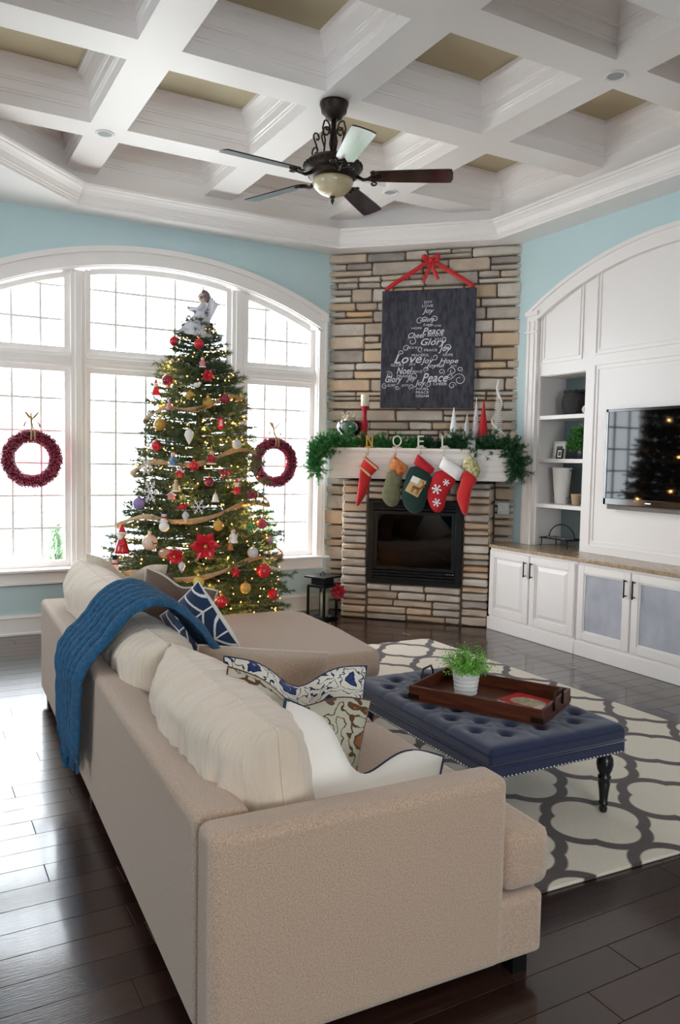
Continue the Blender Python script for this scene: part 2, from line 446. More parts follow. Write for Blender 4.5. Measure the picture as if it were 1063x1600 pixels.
for i in range(0, len(edges), 2):
    ye = [-9]+[v for by in BYs for v in (by-BWD, by+BWD)]+[19]
    for j in range(0, len(ye), 2):
        p = clip(clip(clip(clip(TRAY, 1, 0, edges[i+1]), -1, 0, -edges[i]), 0, 1, ye[j+1]), 0, -1, -ye[j])
        q = []
        for a in p:
            if not q or (Vector(a)-Vector(q[-1])).length > 1e-3: q.append(a)
        if len(q) > 2 and (Vector(q[0])-Vector(q[-1])).length < 1e-3: q.pop()
        if len(q) < 3: continue
        per = sum((Vector(q[a])-Vector(q[a-1])).length for a in range(len(q)))
        ar = abs(sum(q[a-1][0]*q[a][1]-q[a][0]*q[a-1][1] for a in range(len(q))))/2
        if 2*ar/per < 0.13: continue
        k += 1; mm = MB(); loft(mm, q, [(d+0.0005, z) for d, z in PROF])
        rg = struct('trim_%d' % k, mm, M_trim, fixn=False)
        pp = inset(q, 0.10)
        MB().add([(a[0], a[1], ZT) for a in pp], [tuple(range(len(pp)))[::-1]]).build('coffer_panel', M_ceil, rg, fixn=False)

# ---- corner chimney wall with stacked stone
FPO = Vector((3.985, 5.845, 0)); FROT = -PI/4
def FW(u, y, z=0):          # fireplace frame (u along the wall, y into the wall) -> world
    return (FPO.x+0.70711*(u+y), FPO.y+0.70711*(-u+y), z)
RY = 0.3076                  # the upper (recessed) stone plane
FM = Matrix.Translation(FPO) @ Matrix.Rotation(FROT, 4, 'Z')
BU0, BU1 = -0.655, 0.695     # bump-out
def fire_wall():
    m = MB(FM)
    m.prism([(-0.98, RY+0.045), (0.92, RY+0.045), (0.92, RY+0.2), (-0.98, RY+0.2)], 0, 3.39)
    m.box(BU0+0.02, -0.405, 0.03, RY+0.05, 0, 1.27); m.box(0.455, BU1-0.02, 0.03, RY+0.05, 0, 1.27)
    m.box(-0.405, 0.455, 0.03, RY+0.05, 0, 0.335); m.box(-0.405, 0.455, 0.03, RY+0.05, 1.10, 1.27)
    return struct('wall_fireplace', m, M_mortar)
wf = fire_wall()
ST = [mat('stone_'+n, a, 0.9, var=b, vscale=7, bump=0.8, bscale=28, rnd=0.14) for n, a, b in
      (('grey', '#c9bdb1', '#b5a99e'), ('taupe', '#ccbaa8', '#bdab99'), ('tan', '#d3ba9f', '#c4ab91'), ('ochre', '#cfab86', '#c3a687'), ('pale', '#d6cbc0', '#c6bbaf'), ('slate', '#b3a9a0', '#a1978f'))]
srnd = random.Random(11)
def stone(u0, u1, z0, z1, yf, axis='y', depth=0.06, su=0):
    """one irregular ledge stone, front face at yf (axis y) or on the side face at u=su (axis x)"""
    g = 0.0045; u0 += g; u1 -= g; z0 += g; z1 -= g
    if u1-u0 < 0.012 or z1-z0 < 0.008: return
    w_, h_ = u1-u0, z1-z0; j = lambda s: srnd.uniform(-s, s)
    c = min(0.02, 0.3*h_, 0.3*w_); jv = min(0.007, .15*h_)
    ring = [(u0+c*srnd.uniform(.2, 1), z0+abs(j(jv))), ((u0+u1)/2+j(.2*w_), z0+abs(j(jv))), (u1-c*srnd.uniform(.2, 1), z0+abs(j(jv))), (u1-abs(j(.004)), z0+c*srnd.uniform(.3, 1)), (u1-abs(j(.004)), z1-c*srnd.uniform(.3, 1)),
            (u1-c*srnd.uniform(.2, 1), z1-abs(j(jv))), ((u0+u1)/2+j(.2*w_), z1-abs(j(jv))), (u0+c*srnd.uniform(.2, 1), z1-abs(j(jv))), (u0+abs(j(.004)), z1-c*srnd.uniform(.3, 1)), (u0+abs(j(.004)), z0+c*srnd.uniform(.3, 1))]
    cu, cz = (u0+u1)/2, (z0+z1)/2; dy = j(.009); tilt = j(.008)
    def sh(p, k): return (p[0]+(cu-p[0])*min(.9, k/max(.02, w_)*2), p[1]+(cz-p[1])*min(.9, k/max(.02, h_)*2))
    L = [(1, depth), (1, .010), (0, 0)]
    vs = []
    for k, (a, d) in enumerate(L):
        for p in ring:
            q = sh(p, 0 if k < 2 else 0.007); t = dy+tilt*(q[1]-cz)/h_+(j(.003) if k == 2 else 0)
            vs.append((q[0], yf+d+t, q[1]))
    vs.append((cu+j(.2*w_), yf-0.003+dy, cz+j(.2*h_)))
    n = 10; fs = []
    for k in (0, 1):
        for i in range(n): fs.append((k*n+i, k*n+(i+1) % n, (k+1)*n+(i+1) % n, (k+1)*n+i))
    for i in range(n): fs.append((2*n+i, 2*n+(i+1) % n, 3*n))
    M = FM
    if axis == 'x':    # turn so that 'u' runs into the wall and the face looks along +u / -u
        s_ = 1 if su > 0 else -1
        vs = [(su-s_*(v[1]-yf), v[0], v[2]) for v in vs]
    mm = srnd.choices(ST, (5, 6, 3, 1.1, 4, 2))[0]
    o = MB(M).add(vs, fs).build('stone', mm, wf)
    try: o.data.shade_smooth(); o.data.set_sharp_from_angle(angle=math.radians(40))
    except Exception: pass
def lay(u0, u1, z0, z1, yf, hs=(0.07, 0.145), ls=(0.18, 0.5), **k):
    z = z0
    while z < z1-0.02:
        h = srnd.uniform(*hs); h = z1-z if z1-z-h < 0.04 else h
        u = u0
        while u < u1-0.02:
            l = srnd.uniform(*ls); l = u1-u if u1-u-l < ls[0]*.6 else l
            if h > 0.085 and srnd.random() < 0.38:
                s_ = h*srnd.uniform(.4, .6)
                for a, b in ((z, z+s_), (z+s_, z+h)):
                    if srnd.random() < .35 and l > .3:
                        c = u+l*srnd.uniform(.35, .65); stone(u, c, a, b, yf, **k); stone(c, u+l, a, b, yf, **k)
                    else: stone(u, u+l, a, b, yf, **k)
            else: stone(u, u+l, z, z+h, yf, **k)
            u += l
        z += h
lay(-0.955, 0.885, 1.52, 3.385, RY)                                                     # chimney breast
lay(-0.95, BU0-0.0, 0.0, 1.29, RY, ls=(0.2, 0.3))                                        # recessed strips
lay(BU1+0.0, 0.885, 0.66, 1.29, RY, ls=(0.2, 0.3))
lay(BU0, -0.412, 0.0, 1.275, 0.0, hs=(0.05, 0.085), ls=(0.26, 0.3))                      # firebox piers
lay(0.462, BU1, 0.0, 1.275, 0.0, hs=(0.05, 0.085), ls=(0.26, 0.3))
lay(-0.405, 0.455, 0.0, 0.335, 0.0, hs=(0.06, 0.1), ls=(0.18, 0.4))
lay(-0.405, 0.455, 1.10, 1.275, 0.0, hs=(0.06, 0.1), ls=(0.18, 0.35))
lay(0.03, RY, 0.7, 1.275, 0.0, ls=(0.2, 0.3), axis='x', su=BU1, depth=0.03)
lay(0.03, RY, 0.0, 1.275, 0.0, ls=(0.2, 0.3), axis='x', su=BU0, depth=0.03)
# ================================================================== BUILT-IN ON THE RIGHT WALL
M_mesh = mat('silver_cabinet_mesh', '#b9bac2', 0.55, 0.0, var='#a6a7b2', vscale=4, bump=0.2, bscale=300)
M_stonetop = mat('tan_granite', '#b8a083', 0.22, var='#8f7a62', vscale=45, bump=0.05)
M_handle = mat('dark_cabinet_handle', '#2e2a28', 0.35, 0.8)
def handle(parent, y, z0, z1, x=4.462):
    m = MB(); m.tube([(x-0.026, y, z0), (x-0.026, y, z1)], 0.0055, 8)
    for z in (z0+0.012, z1-0.012): m.tube([(x, y, z), (x-0.026, y, z)], 0.005, 8)
    return m.build('handle', M_handle, parent, world=True, smooth=True, label='dark bar handle')
def door(parent, y0, y1, z0, z1, hside, mesh=False):
    """overlay door facing -X"""
    x0, x1 = 4.463, 4.484; s = 0.058
    m = MB(); m.box(x0, x1, y0, y0+s, z0, z1); m.box(x0, x1, y1-s, y1, z0, z1); m.box(x0, x1, y0+s, y1-s, z0, z0+s); m.box(x0, x1, y0+s, y1-s, z1-s, z1)
    a, b, c, d = y0+s, y1-s, z0+s, z1-s
    e = 0.012
    for q in ((a, a+e, c, d), (b-e, b, c, d), (a+e, b-e, c, c+e), (a+e, b-e, d-e, d)): m.box(x0+0.006, x1, *q)
    dr = m.build('door', M_cab, parent, world=True, bevel=0.003)
    MWd = MW[parent.name]; MW_door[dr.name] = MWd
    if mesh:
        def P(u, v): return (x0+0.013+0.003*math.sin(u*23+2*math.sin(v*5))*math.sin(v*PI), a+e+(b-a-2*e)*u, c+e+(d-c-2*e)*v)
        MB().grid(P, 24, 12).build('mesh_panel', M_mesh, parent_w(dr, parent), world=True, smooth=True)
    else:
        t = 0.035; xb, xf = x0+0.016, x0+0.003
        A = [(xb, a+e, c+e), (xb, b-e, c+e), (xb, b-e, d-e), (xb, a+e, d-e)]
        B = [(xf, a+e+t, c+e+t), (xf, b-e-t, c+e+t), (xf, b-e-t, d-e-t), (xf, a+e+t, d-e-t)]
        MB().add(A+B, [(4, 5, 6, 7)]+[(i, (i+1) % 4, 4+(i+1) % 4, 4+i) for i in range(4)]).build('raised_panel', M_cab, parent_w(dr, parent), world=True)
    hy = y0+0.03 if hside < 0 else y1-0.03
    handle(parent_w(dr, parent), hy, 0.515, 0.645)
    return dr
MW_door = {}
def parent_w(o, root):
    MW[o.name] = MW[root.name]; return o
def base_unit(y0, y1, label, mesh, left=False):
    t = thing('base_cabinet', label, 'cabinet', (4.65, (y0+y1)/2, 0), 0, 'low white cabinets along the right wall')
    m = MB(); m.box(4.485, 4.81, y0+0.002, y1-0.002, 0.10, 0.714)
    if left:
        m = MB(); m.prism([(4.485, y0+0.002), (4.485, 5.34), (4.64, 5.495), (4.66, 5.50), (4.78, 5.44), (4.80, 5.40), (4.80, y0+0.002)], 0.10, 0.714)
    m.build('body', M_cab, t, world=True, bevel=0.002)
    m = MB(); m.box(4.462, 4.81 if not left else 4.60, y0+0.001, y1-0.001, 0.0, 0.108)
    m.build('plinth', M_trim, t, world=True, bevel=0.004)
    mid = (y0+y1)/2
    door(t, mid+0.008, y1-0.018, 0.128, 0.694, -1, mesh); door(t, y0+0.018, mid-0.008, 0.128, 0.694, 1, mesh)
    return t
base_unit(4.318, 5.345, 'low white cabinet with two raised-panel doors beside the stone fireplace', False, True)
base_unit(3.285, 4.316, 'low white cabinet with silver mesh doors under the television', True)
base_unit(2.25, 3.283, 'low white cabinet with raised-panel doors at the right end past the mesh doors', False)
t = thing('countertop', 'long tan stone countertop over the low white cabinets', 'countertop', (4.6, 3.8, 0.716))
m = MB(); m.prism([(4.452, 2.25), (4.452, 5.325), (4.60, 5.468), (4.68, 5.545), (4.80, 5.43), (4.80, 5.14), (5.11, 5.14), (5.11, 2.32), (4.80, 2.32), (4.80, 2.25)], 0.716, 0.744)
m.build('slab', M_stonetop, t, world=True, bevel=0.004)

def built_in():
    t = thing('wall_unit', 'white arched wall unit with open shelves and panelled television surround', 'wall unit', (4.82, 3.79, 0.745))
    FX = 4.795                                            # face plane
    R0, Z0 = 2.85, 0.18; yc = 3.79
    def za(y, r=R0): return Z0+math.sqrt(max(0, r*r-(y-yc)**2))
    def band(m, r0, r1, y0, y1, x0, x1, n=36):
        for i in range(n):
            a = y0+(y1-y0)*i/n; b = y0+(y1-y0)*(i+1)/n
            m.prism([(a, za(a, r0)), (b, za(b, r0)), (b, za(b, r1)), (a, za(a, r1))], x0, x1, 'x')
    m = MB(); band(m, R0-0.004, R0+0.128, yc-1.5, yc+1.5, FX-0.03, XW); band(m, R0-0.004, R0+0.014, yc-1.37, yc+1.37, FX-0.042, XW); band(m, R0+0.10, R0+0.132, yc-1.5, yc+1.5, FX-0.042, XW)
    m.build('arch_casing', M_cab, t, world=True)
    for sg in (1, -1):
        m = MB(); a, b = sorted((yc+sg*1.36, yc+sg*1.50)); zt = za(yc+1.5, R0+0.06)
        m.box(FX-0.0285, XW, a+0.0015, b-0.0015, 0.7455, zt-0.001)
        for o in (0.0, 0.04, 0.10): m.box(FX-0.0385, XW-.001, *(sorted((yc+sg*(1.36+o), yc+sg*(1.378+o)))), 0.745, zt)
        m.box(FX-0.048, XW-.001, a-0.004, b+0.004, zt-0.10, zt-0.085); m.box(FX-0.05, XW-.002, a-0.006, b+0.006, za(yc+1.5, R0+0.10)-0.0, za(yc+1.5, R0+0.132))
        m.build('pilaster', M_cab, t, world=True)
    # face panels (flat sheets with applied moulding), openings left for the shelves
    m = MB()
    def above(m, y0, y1, z0, x0=FX, x1=XW-0.002, n=14):
        for i in range(n):
            a = y0+(y1-y0)*i/n; b = y0+(y1-y0)*(i+1)/n
            m.prism([(a, z0), (b, z0), (b, za(b)), (a, za(a))], x0, x1, 'x')
    above(m, 2.43, 5.15, 2.20)
    m.box(FX, XW-0.002, 2.43, 4.615, 0.745, 2.20); m.box(FX, XW-0.002, 5.13, 5.15, 0.745, 2.20)
    m.build('face_panel', M_cab, t, world=True)
    def frame(y0, y1, z0, z1, name='panel_moulding', arch=False):
        m = MB()
        for o, w_ in ((0, 0.013), (0.033, 0.013)):
            a, b, c, d = y0+o, y1-o, z0+o, z1-o; x0 = FX-0.011+o*0.1
            if not arch:
                m.box(x0, FX, a, b, d-w_, d)
            m.box(x0, FX, a, b, c, c+w_)
            tp = (lambda y: za(y)) if arch else (lambda y: d)
            m.box(x0+.0005, FX, a, a+w_, c+w_, tp(a+w_)-(0 if arch else w_)); m.box(x0+.0005, FX, b-w_, b, c+w_, tp(b)-(0 if arch else w_))
        m.build(name, M_cab, t, world=True)
    frame(3.054, 4.526, 2.315, 0, arch=True)
    frame(3.054, 4.526, 0.80, 2.245)
    frame(4.66, 5.135, 2.30, 0, arch=True)
    # shelf niche
    m = MB(); m.box(5.115, 5.13, 4.60, 5.165, 0.745, 2.21)
    m.build('niche_back', M_niche, t, world=True)
    m = MB(); m.box(XW-0.002, 5.115, 5.15, 5.165, 0.745, 2.21); m.box(XW-0.002, 5.115, 4.60, 4.615, 0.745, 2.21); m.box(XW-0.002, 5.115, 4.615, 5.15, 2.195, 2.21)
    m.build('niche_lining', M_cab, t, world=True)
    for z in (1.861, 1.495, 1.11):
        MB().box(FX+0.004, 5.115, 4.616, 5.149, z-0.034, z).build('shelf', M_cab, t, world=True, bevel=0.003)
    m = MB(); m.box(XW, 5.12, 2.32, 4.60, 0.745, 0.76); m.box(5.0, 5.12, 2.32, 4.6, .76, 3.3)
    m.build('carcass', M_cab, t, world=True)
built_in()

# ---- television
M_screen = mat('television_screen', '#050507', 0.04, spec=0.3)
M_bezel = mat('television_bezel', '#0d0b0c', 0.12, coat=0.6)
t = thing('television', 'large black flat television on the white panel wall reflecting the tree lights', 'television', (4.72, 3.70, 1.145))
Y0, Y1, Z0, Z1 = 3.10, 4.305, 1.15, 1.872
m = MB(); m.box(4.712, 4.765, Y0, Y1, Z0, Z1); m.box(4.703, 4.712, Y0, Y1, Z0, Z0+0.05); m.box(4.703, 4.712, Y0, Y1, Z1-0.022, Z1); m.box(4.703, 4.712, Y0, Y0+0.025, Z0, Z1); m.box(4.703, 4.712, Y1-0.025, Y1, Z0, Z1)
m.build('bezel', M_bezel, t, world=True, bevel=0.003)
MB().box(4.707, 4.711, Y0+0.025, Y1-0.025, Z0+0.05, Z1-0.022).build('screen', M_screen, t, world=True)
MB().box(4.700, 4.703, 3.86, 3.91, Z0+0.022, Z0+0.030).build('maker_plate', M_silver, t, world=True, label='small bright maker plate on the lower edge')
MB().box(4.725, 4.78, Y0+0.03, Y1-0.02, Z0-0.035, Z0).build('speaker_bar', mat('grey_speaker_bar', '#6d655e', 0.5), t, world=True, bevel=0.004)
MB().box(4.765, 4.795, 3.5, 3.9, 1.4, 1.65).build('wall_bracket', M_black, t, world=True)

# ---- things on the shelves
def vlathe(t, name, prof, m, n=24, M=None, smooth=True): return MB().lathe(prof, n, M).build(name, m, t, smooth=smooth)
M_wick = mat('black_wicker', '#121113', 0.6, var='#2c2a2c', vscale=70, bump=0.8, bscale=80)
t = thing('basket', 'black woven basket on the top shelf of the wall unit', 'basket', (4.975, 4.885, 1.862))
def wick(u, v):
    a = 2*PI*u; r = (0.088+0.02*math.sin(v*PI))*(1+0.035*math.sin(18*a)*math.cos(v*PI*12)); 
    return (r*math.cos(a), r*1.15*math.sin(a), 0.20*v)
m = MB().grid(wick, 72, 26, closeu=True); m.build('body', M_wick, t, smooth=True)
m = MB().tube([(0.09*math.cos(a), 0.104*math.sin(a), 0.20+0.004*math.sin(12*a)) for a in [2*PI*i/48 for i in range(48)]], 0.011, 6, closed=True); m.build('rim', M_wick, t, smooth=True)
t = thing('decorative_sphere', 'small white openwork sphere on the top shelf beside the black basket', 'ornament', (4.86, 4.66, 1.8975))
m = MB()
for k in range(6):
    R = Matrix.Rotation(k*PI/6, 4, 'Z') @ Matrix.Rotation(PI/2, 4, 'X')
    m.tube([(0.031*math.cos(a), 0.031*math.sin(a), 0) for a in [2*PI*i/20 for i in range(20)]], 0.0045, 5, R, closed=True)
for z in (-0.018, 0, 0.018):
    r = math.sqrt(0.031**2-z*z); m.tube([(r*math.cos(a), r*math.sin(a), z) for a in [2*PI*i/20 for i in range(20)]], 0.0045, 5, closed=True)
m.build('openwork', M_white, t, smooth=True)
def photo_frame(name, label, loc, w_, h_, b, mf, rotz, tilt=-0.12):
    t = thing(name, label, 'photo frame', loc, 0, None, (tilt, 0, rotz))
    m = MB(); m.box(-w_/2, w_/2, 0, 0.014, 0, b); m.box(-w_/2, w_/2, 0, 0.014, h_-b, h_); m.box(-w_/2, -w_/2+b, 0, 0.014, b, h_-b); m.box(w_/2-b, w_/2, 0, 0.014, b, h_-b)
    m.build('frame', mf, t, bevel=0.002)
    MB().box(-w_/2+b, w_/2-b, 0.006, 0.012, b, h_-b).build('mat_board', M_white, t)
    k = 0.26
    MB().box(-w_/2+b+w_*k*.6, w_/2-b-w_*k*.6, 0.004, 0.006, b+h_*k*.6, h_-b-h_*k*.6).build('photograph', mat('grey_photograph_'+name, '#77726f', 0.4, var='#3f3c3b', vscale=25), t)
    MB().prism([(-0.014, 0), (0.014, 0), (0.008, h_*.7), (-0.008, h_*.7)], 0.012, 0.016, 'y').build('easel', mf, t)
    return t
M_crfr = mat('cream_frame', '#d9d2c4', 0.5)
photo_frame('photo_frame', 'cream photo frame standing on the second shelf behind the little black frame', (4.93, 5.03, 1.497), 0.165, 0.15, 0.018, M_crfr, -PI/2-0.12)
photo_frame('photo_frame', 'small black photo frame standing in front of the cream frame', (4.855, 4.945, 1.497), 0.075, 0.085, 0.012, M_blackwood, -PI/2)
M_leaf = mat('boxwood_leaves', '#3f7a2c', 0.5, island=0.45)
M_leaf2 = mat('fern_leaves', '#6fae38', 0.5, island=0.4)
def leaf_ball(mb, c, r, n, ll, lw, rnd, squash=1.0, up=0.0):
    for _ in range(n):
        d = Vector((rnd.gauss(0, 1), rnd.gauss(0, 1), rnd.gauss(0, 1)*squash+up)).normalized()
        p = Vector(c)+d*r*rnd.uniform(.35, 1)*Vector((1, 1, squash)).length/1.732
        e = (d+Vector((rnd.gauss(0, .5), rnd.gauss(0, .5), rnd.gauss(0, .5)))).normalized(); s = e.orthogonal().normalized(); s.rotate(Matrix.Rotation(rnd.uniform(0, 6), 3, e))
        a = ll*rnd.uniform(.6, 1.2); w_ = lw*rnd.uniform(.7, 1.2)
        mb.add([p, p+e*a*.5+s*w_, p+e*a, p+e*a*.5-s*w_], [(0, 1, 2), (0, 2, 3)])
t = thing('potted_plant', 'bushy green plant in a dark vase on the second shelf', 'plant', (4.93, 4.75, 1.496))
vlathe(t, 'vase', [(0.03, 0), (0.036, 0.01), (0.045, 0.06), (0.04, 0.075), (0.03, 0.085)], mat('dark_vase', '#3a3d3a', 0.3))
m = MB(); leaf_ball(m, (0, 0, 0.17), 0.105, 900, 0.03, 0.008, random.Random(4), 1.1, .2); leaf_ball(m, (-0.02, 0.08, 0.13), 0.06, 260, 0.03, 0.008, random.Random(5))
m.build('foliage', M_leaf, t, kind='stuff')
t = thing('bucket', 'tall tapered white bucket with wire handles on the third shelf', 'bucket', (4.94, 4.98, 1.111))
vlathe(t, 'body', [(0.050, 0), (0.056, 0.004), (0.084, 0.30), (0.088, 0.305), (0.084, 0.31), (0.078, 0.30), (0.055, 0.02)], M_white, 32)
for s_ in (1, -1):
    MB().tube([(0.0, s_*0.086, 0.285), (0, s_*0.112, 0.29), (0, s_*0.112, 0.25), (0, s_*0.09, 0.06), (0, s_*0.062, 0.05)], 0.004, 6).build('handle', M_iron, t, smooth=True, label='dark wire handle')
t = thing('flowerpot', 'small tan flowerpot on the third shelf beside the tall white bucket', 'pot', (4.88, 4.755, 1.111))
vlathe(t, 'body', [(0.026, 0), (0.03, 0.002), (0.040, 0.075), (0.043, 0.077), (0.043, 0.095), (0.038, 0.095), (0.036, 0.08)], mat('tan_clay', '#c3a98a', 0.8), 24)
vlathe(t, 'soil', [(0.001, 0.08), (0.036, 0.08)], M_bark, 16)
t = thing('wire_tray', 'dark wire tray with an arched handle on the counter under the shelves', 'tray', (4.91, 4.93, 0.745))
m = MB()
for x in (-0.085, 0.085): m.tube([(x, -0.17, 0.07), (x, 0.17, 0.07)], 0.006, 6)
for y in (-0.17, 0.17): m.tube([(-0.085, y, 0.07), (0.085, y, 0.07)], 0.006, 6)
for x in (-0.05, -0.017, 0.017, 0.05): m.tube([(x, -0.17, 0.068), (x, 0.17, 0.068)], 0.003, 5)
m.build('rack', M_iron, t, smooth=True)
for x in (-0.085, 0.085):
    for y in (-0.15, 0.15): MB().tube([(x, y, 0.07), (x, y, 0.02), (x*1.1, y*1.05, 0.0)], 0.005, 6).build('leg', M_iron, t, smooth=True)
MB().tube([(0, 0.15*math.cos(a), 0.07+0.12*math.sin(a)) for a in [PI*i/16 for i in range(17)]], 0.005, 6).build('handle', M_iron, t, smooth=True)
m = MB()
for k in range(5): m.box(-0.05, 0.05, -0.12+0.05*k, -0.085+0.05*k, 0.074, 0.082, Matrix.Rotation(0.1*(k-2), 4, 'Z'))
m.build('slate_pieces', mat('slate_pieces', '#7b7a76', 0.6), t, kind='stuff')

# ================================================================== FIREPLACE
t = thing('fireplace_insert', 'black gas fireplace insert with a glass front in the stone wall', 'fireplace', FW(0.026, 0, 0.342), FROT)
M_fire = mat('fireplace_black', '#161719', 0.38, 0.3)
u0, u1, z0, z1 = -0.428, 0.428, 0.0, 0.755
def ring(m, a, b, c, d, w0, w1, w2, w3, y0, y1):
    m.box(a, a+w0, y0, y1, c, d); m.box(b-w1, b, y0, y1, c, d); m.box(a+w0, b-w1, y0, y1, c, c+w2); m.box(a+w0, b-w1, y0, y1, d-w3, d)
m = MB(); ring(m, u0, u1, z0, z1, 0.055, 0.055, 0.035, 0.03, -0.022, 0.02)
m.build('surround', M_fire, t, bevel=0.003)
m = MB(); ring(m, u0+0.055, u1-0.055, 0.125, z1-0.095, 0.035, 0.035, 0.03, 0.03, -0.016, 0.015)
m.build('door_frame', M_fire, t, bevel=0.003)
MB().box(u0+0.09, u1-0.09, 0.0, 0.006, 0.155, z1-0.125).build('glass_pane', glass('fireplace_glass', '#8f9498', 1.6), t)
for z in (0.045, 0.072, 0.099, z1-0.085, z1-0.06):
    MB().prism([(-0.014, z), (0.016, z+0.010), (0.016, z+0.016), (-0.014, z+0.017)], u0+0.055, u1-0.055, 'x').build('louver', M_fire, t)
m = MB(); m.box(u0+0.03, u1-0.03, 0.28, 0.29, 0.03, z1-0.03); m.box(u0+0.03, u0+0.04, 0.02, 0.28, 0.03, z1-0.03); m.box(u1-0.04, u1-0.03, 0.02, 0.28, 0.03, z1-0.03); m.box(u0+0.03, u1-0.03, 0.02, 0.28, 0.03, 0.04); m.box(u0+0.03, u1-0.03, 0.02, 0.28, z1-0.04, z1-0.03)
m.build('firebox', mat('soot', '#434446', 0.9), t)
M_log = mat('ceramic_log', '#a39a90', 0.9, var='#6c655e', vscale=15, bump=0.8, bscale=30)
MB().grid(lambda u, v: ((u-.5)*0.62, 0.05+0.2*v, 0.19+0.10*math.sin(PI*u)*math.sin(PI*min(1, v*1.3))+0.015*noise.noise((u*9, v*6, 0))), 24, 10).build('ember_bed', M_log, t, smooth=True)
for k, (a, b) in enumerate((((-0.27, 0.12, 0.25), (0.2, 0.2, 0.30)), ((-0.15, 0.2, 0.27), (0.28, 0.1, 0.26)), ((-0.12, 0.10, 0.30), (0.13, 0.17, 0.40)))):
    A, B = Vector(a), Vector(b); MB().tube([A.lerp(B, i/8)+Vector((0, 0, 0.008*math.sin(i*2+k))) for i in range(9)], [0.03+0.006*math.sin(i*1.7+k) for i in range(9)], 9).build('log', M_log, t, smooth=True)
m = MB()
for k in range(3): m.box(0.30+0.025*k, 0.313+0.025*k, -0.024, -0.022, 0.108, 0.114)
m.build('maker_plate', M_silver, t)

t = thing('mantel_shelf', 'long white wooden mantel across the stone chimney above the fireplace', 'mantel', FW(0.07, 0, 1.29), FROT)
def mpoly(o, e=0.0): return [(-0.835-e, -0.06-o), (0.845+e, -0.06-o), (0.845+e, 0.0), (0.80, RY+0.03-0.01), (-0.835-e, RY+0.02), (-0.835-e, 0)]
m = MB(); m.prism(mpoly(0), 0.0, 0.25)
for i in range(4): m.prism([(-0.838, -0.066), (0.848, -0.066), (0.848, -0.05), (-0.838, -0.05)], 0.028+0.052*i, 0.075+0.052*i)
m.build('body', M_trim, t, bevel=0.003)
m = MB(); m.prism(mpoly(0.03, 0.015), 0.25, 0.276); m.prism(mpoly(0.015, 0.01), 0.236, 0.25); m.prism(mpoly(0.012, 0.006), 0.0, 0.016)
m.build('top_board', M_trim, t, bevel=0.004)
ZM = 1.567

# ---- stockings and their letter holders on the mantel
def letter_strokes(ch, h=0.10, w_=0.064, s=0.014):
    m = MB(); d = 0.012
    if ch == 'N':
        m.box(0, s, 0, d, 0, h); m.box(w_-s, w_, 0, d, 0, h); m.prism([(0, h), (s*1.2, h), (w_, 0), (w_-s*1.2, 0)], 0, d, 'y')
    if ch == 'O':
        m.tube([(w_/2+0.036*math.cos(a), d/2, h/2+0.043*math.sin(a)) for a in [2*PI*i/28 for i in range(28)]], 0.0068, 8, closed=True)
    if ch == 'E':
        m.box(0, s, 0, d, 0, h)
        for z in (0, h/2-s/2, h-s): m.box(s, w_*.85, 0, d, z, z+s)
    if ch == 'L': m.box(0, s, 0, d, 0, h); m.box(s, w_*.85, 0, d, 0, s)
    m.v = [(p[0]-w_/2, p[1], p[2]) for p in m.v]
    return m
M_letter = mat('champagne_metal', '#d8cfbc', 0.35, 0.35)
HOLD = [('N', -0.385, 'letter N stocking holder at the left end of the mantel', '#c9a05a'), ('O', -0.133, 'letter O stocking holder above the olive stocking', '#ddd6c8'), ('E', 0.083, 'letter E stocking holder above the green stocking', '#ddd6c8'), ('L', 0.295, 'letter L stocking holder above the snowflake stocking', '#ddd6c8')]
HZ = ZM
for ch, u, lab, c in HOLD:
    t = thing('stocking_holder', lab, 'stocking holder', FW(u, -0.085, HZ), FROT, 'letter stocking holders on the mantel')
    ml = mat('holder_metal_'+ch, c, 0.35, 0.4)
    MB().box(-0.04, 0.04, -0.012, 0.05, 0.0, 0.012).build('base', ml, t, bevel=0.002)
    mm = letter_strokes(ch); mm.v = [(p[0], p[1], p[2]+0.012) for p in mm.v]; mm.build('letter', ml, t, bevel=0.0015)
    MB().tube([(0, -0.008, 0.006), (0, -0.034, 0.0), (0, -0.040, -0.055), (0, -0.052, -0.066), (0, -0.062, -0.052)], 0.004, 6).build('hook', ml, t, smooth=True)
t = thing('stocking_holder', 'silver gift-box stocking holder above the red stocking with the dotted cuff', 'stocking holder', FW(0.525, -0.075, HZ), FROT)
MB().box(-0.04, 0.04, -0.012, 0.06, 0, 0.012).build('base', M_silver, t, bevel=0.002)
MB().box(-0.033, 0.033, -0.01, 0.05, 0.012, 0.07).build('box', mat('silver_pattern', '#d5d3d0', 0.4, 0.3, var='#8f8a88', vscale=60), t, bevel=0.003)
MB().box(-0.007, 0.007, -0.012, 0.052, 0.012, 0.072).build('band', M_silver, t)
m = MB()
for k in range(6):
    a = 2*PI*k/6; m.tube([(0, 0.02, 0.07), (0.03*math.cos(a), 0.02+.02*math.sin(a), 0.088), (0.036*math.cos(a), 0.02+.026*math.sin(a), 0.076), (0, 0.02, 0.072)], 0.004, 5)
m.build('bow', M_silver, t, smooth=True)
MB().tube([(0, -0.008, 0.006), (0, -0.034, 0.0), (0, -0.040, -0.055), (0, -0.052, -0.066), (0, -0.062, -0.052)], 0.004, 6).build('hook', M_silver, t, smooth=True)

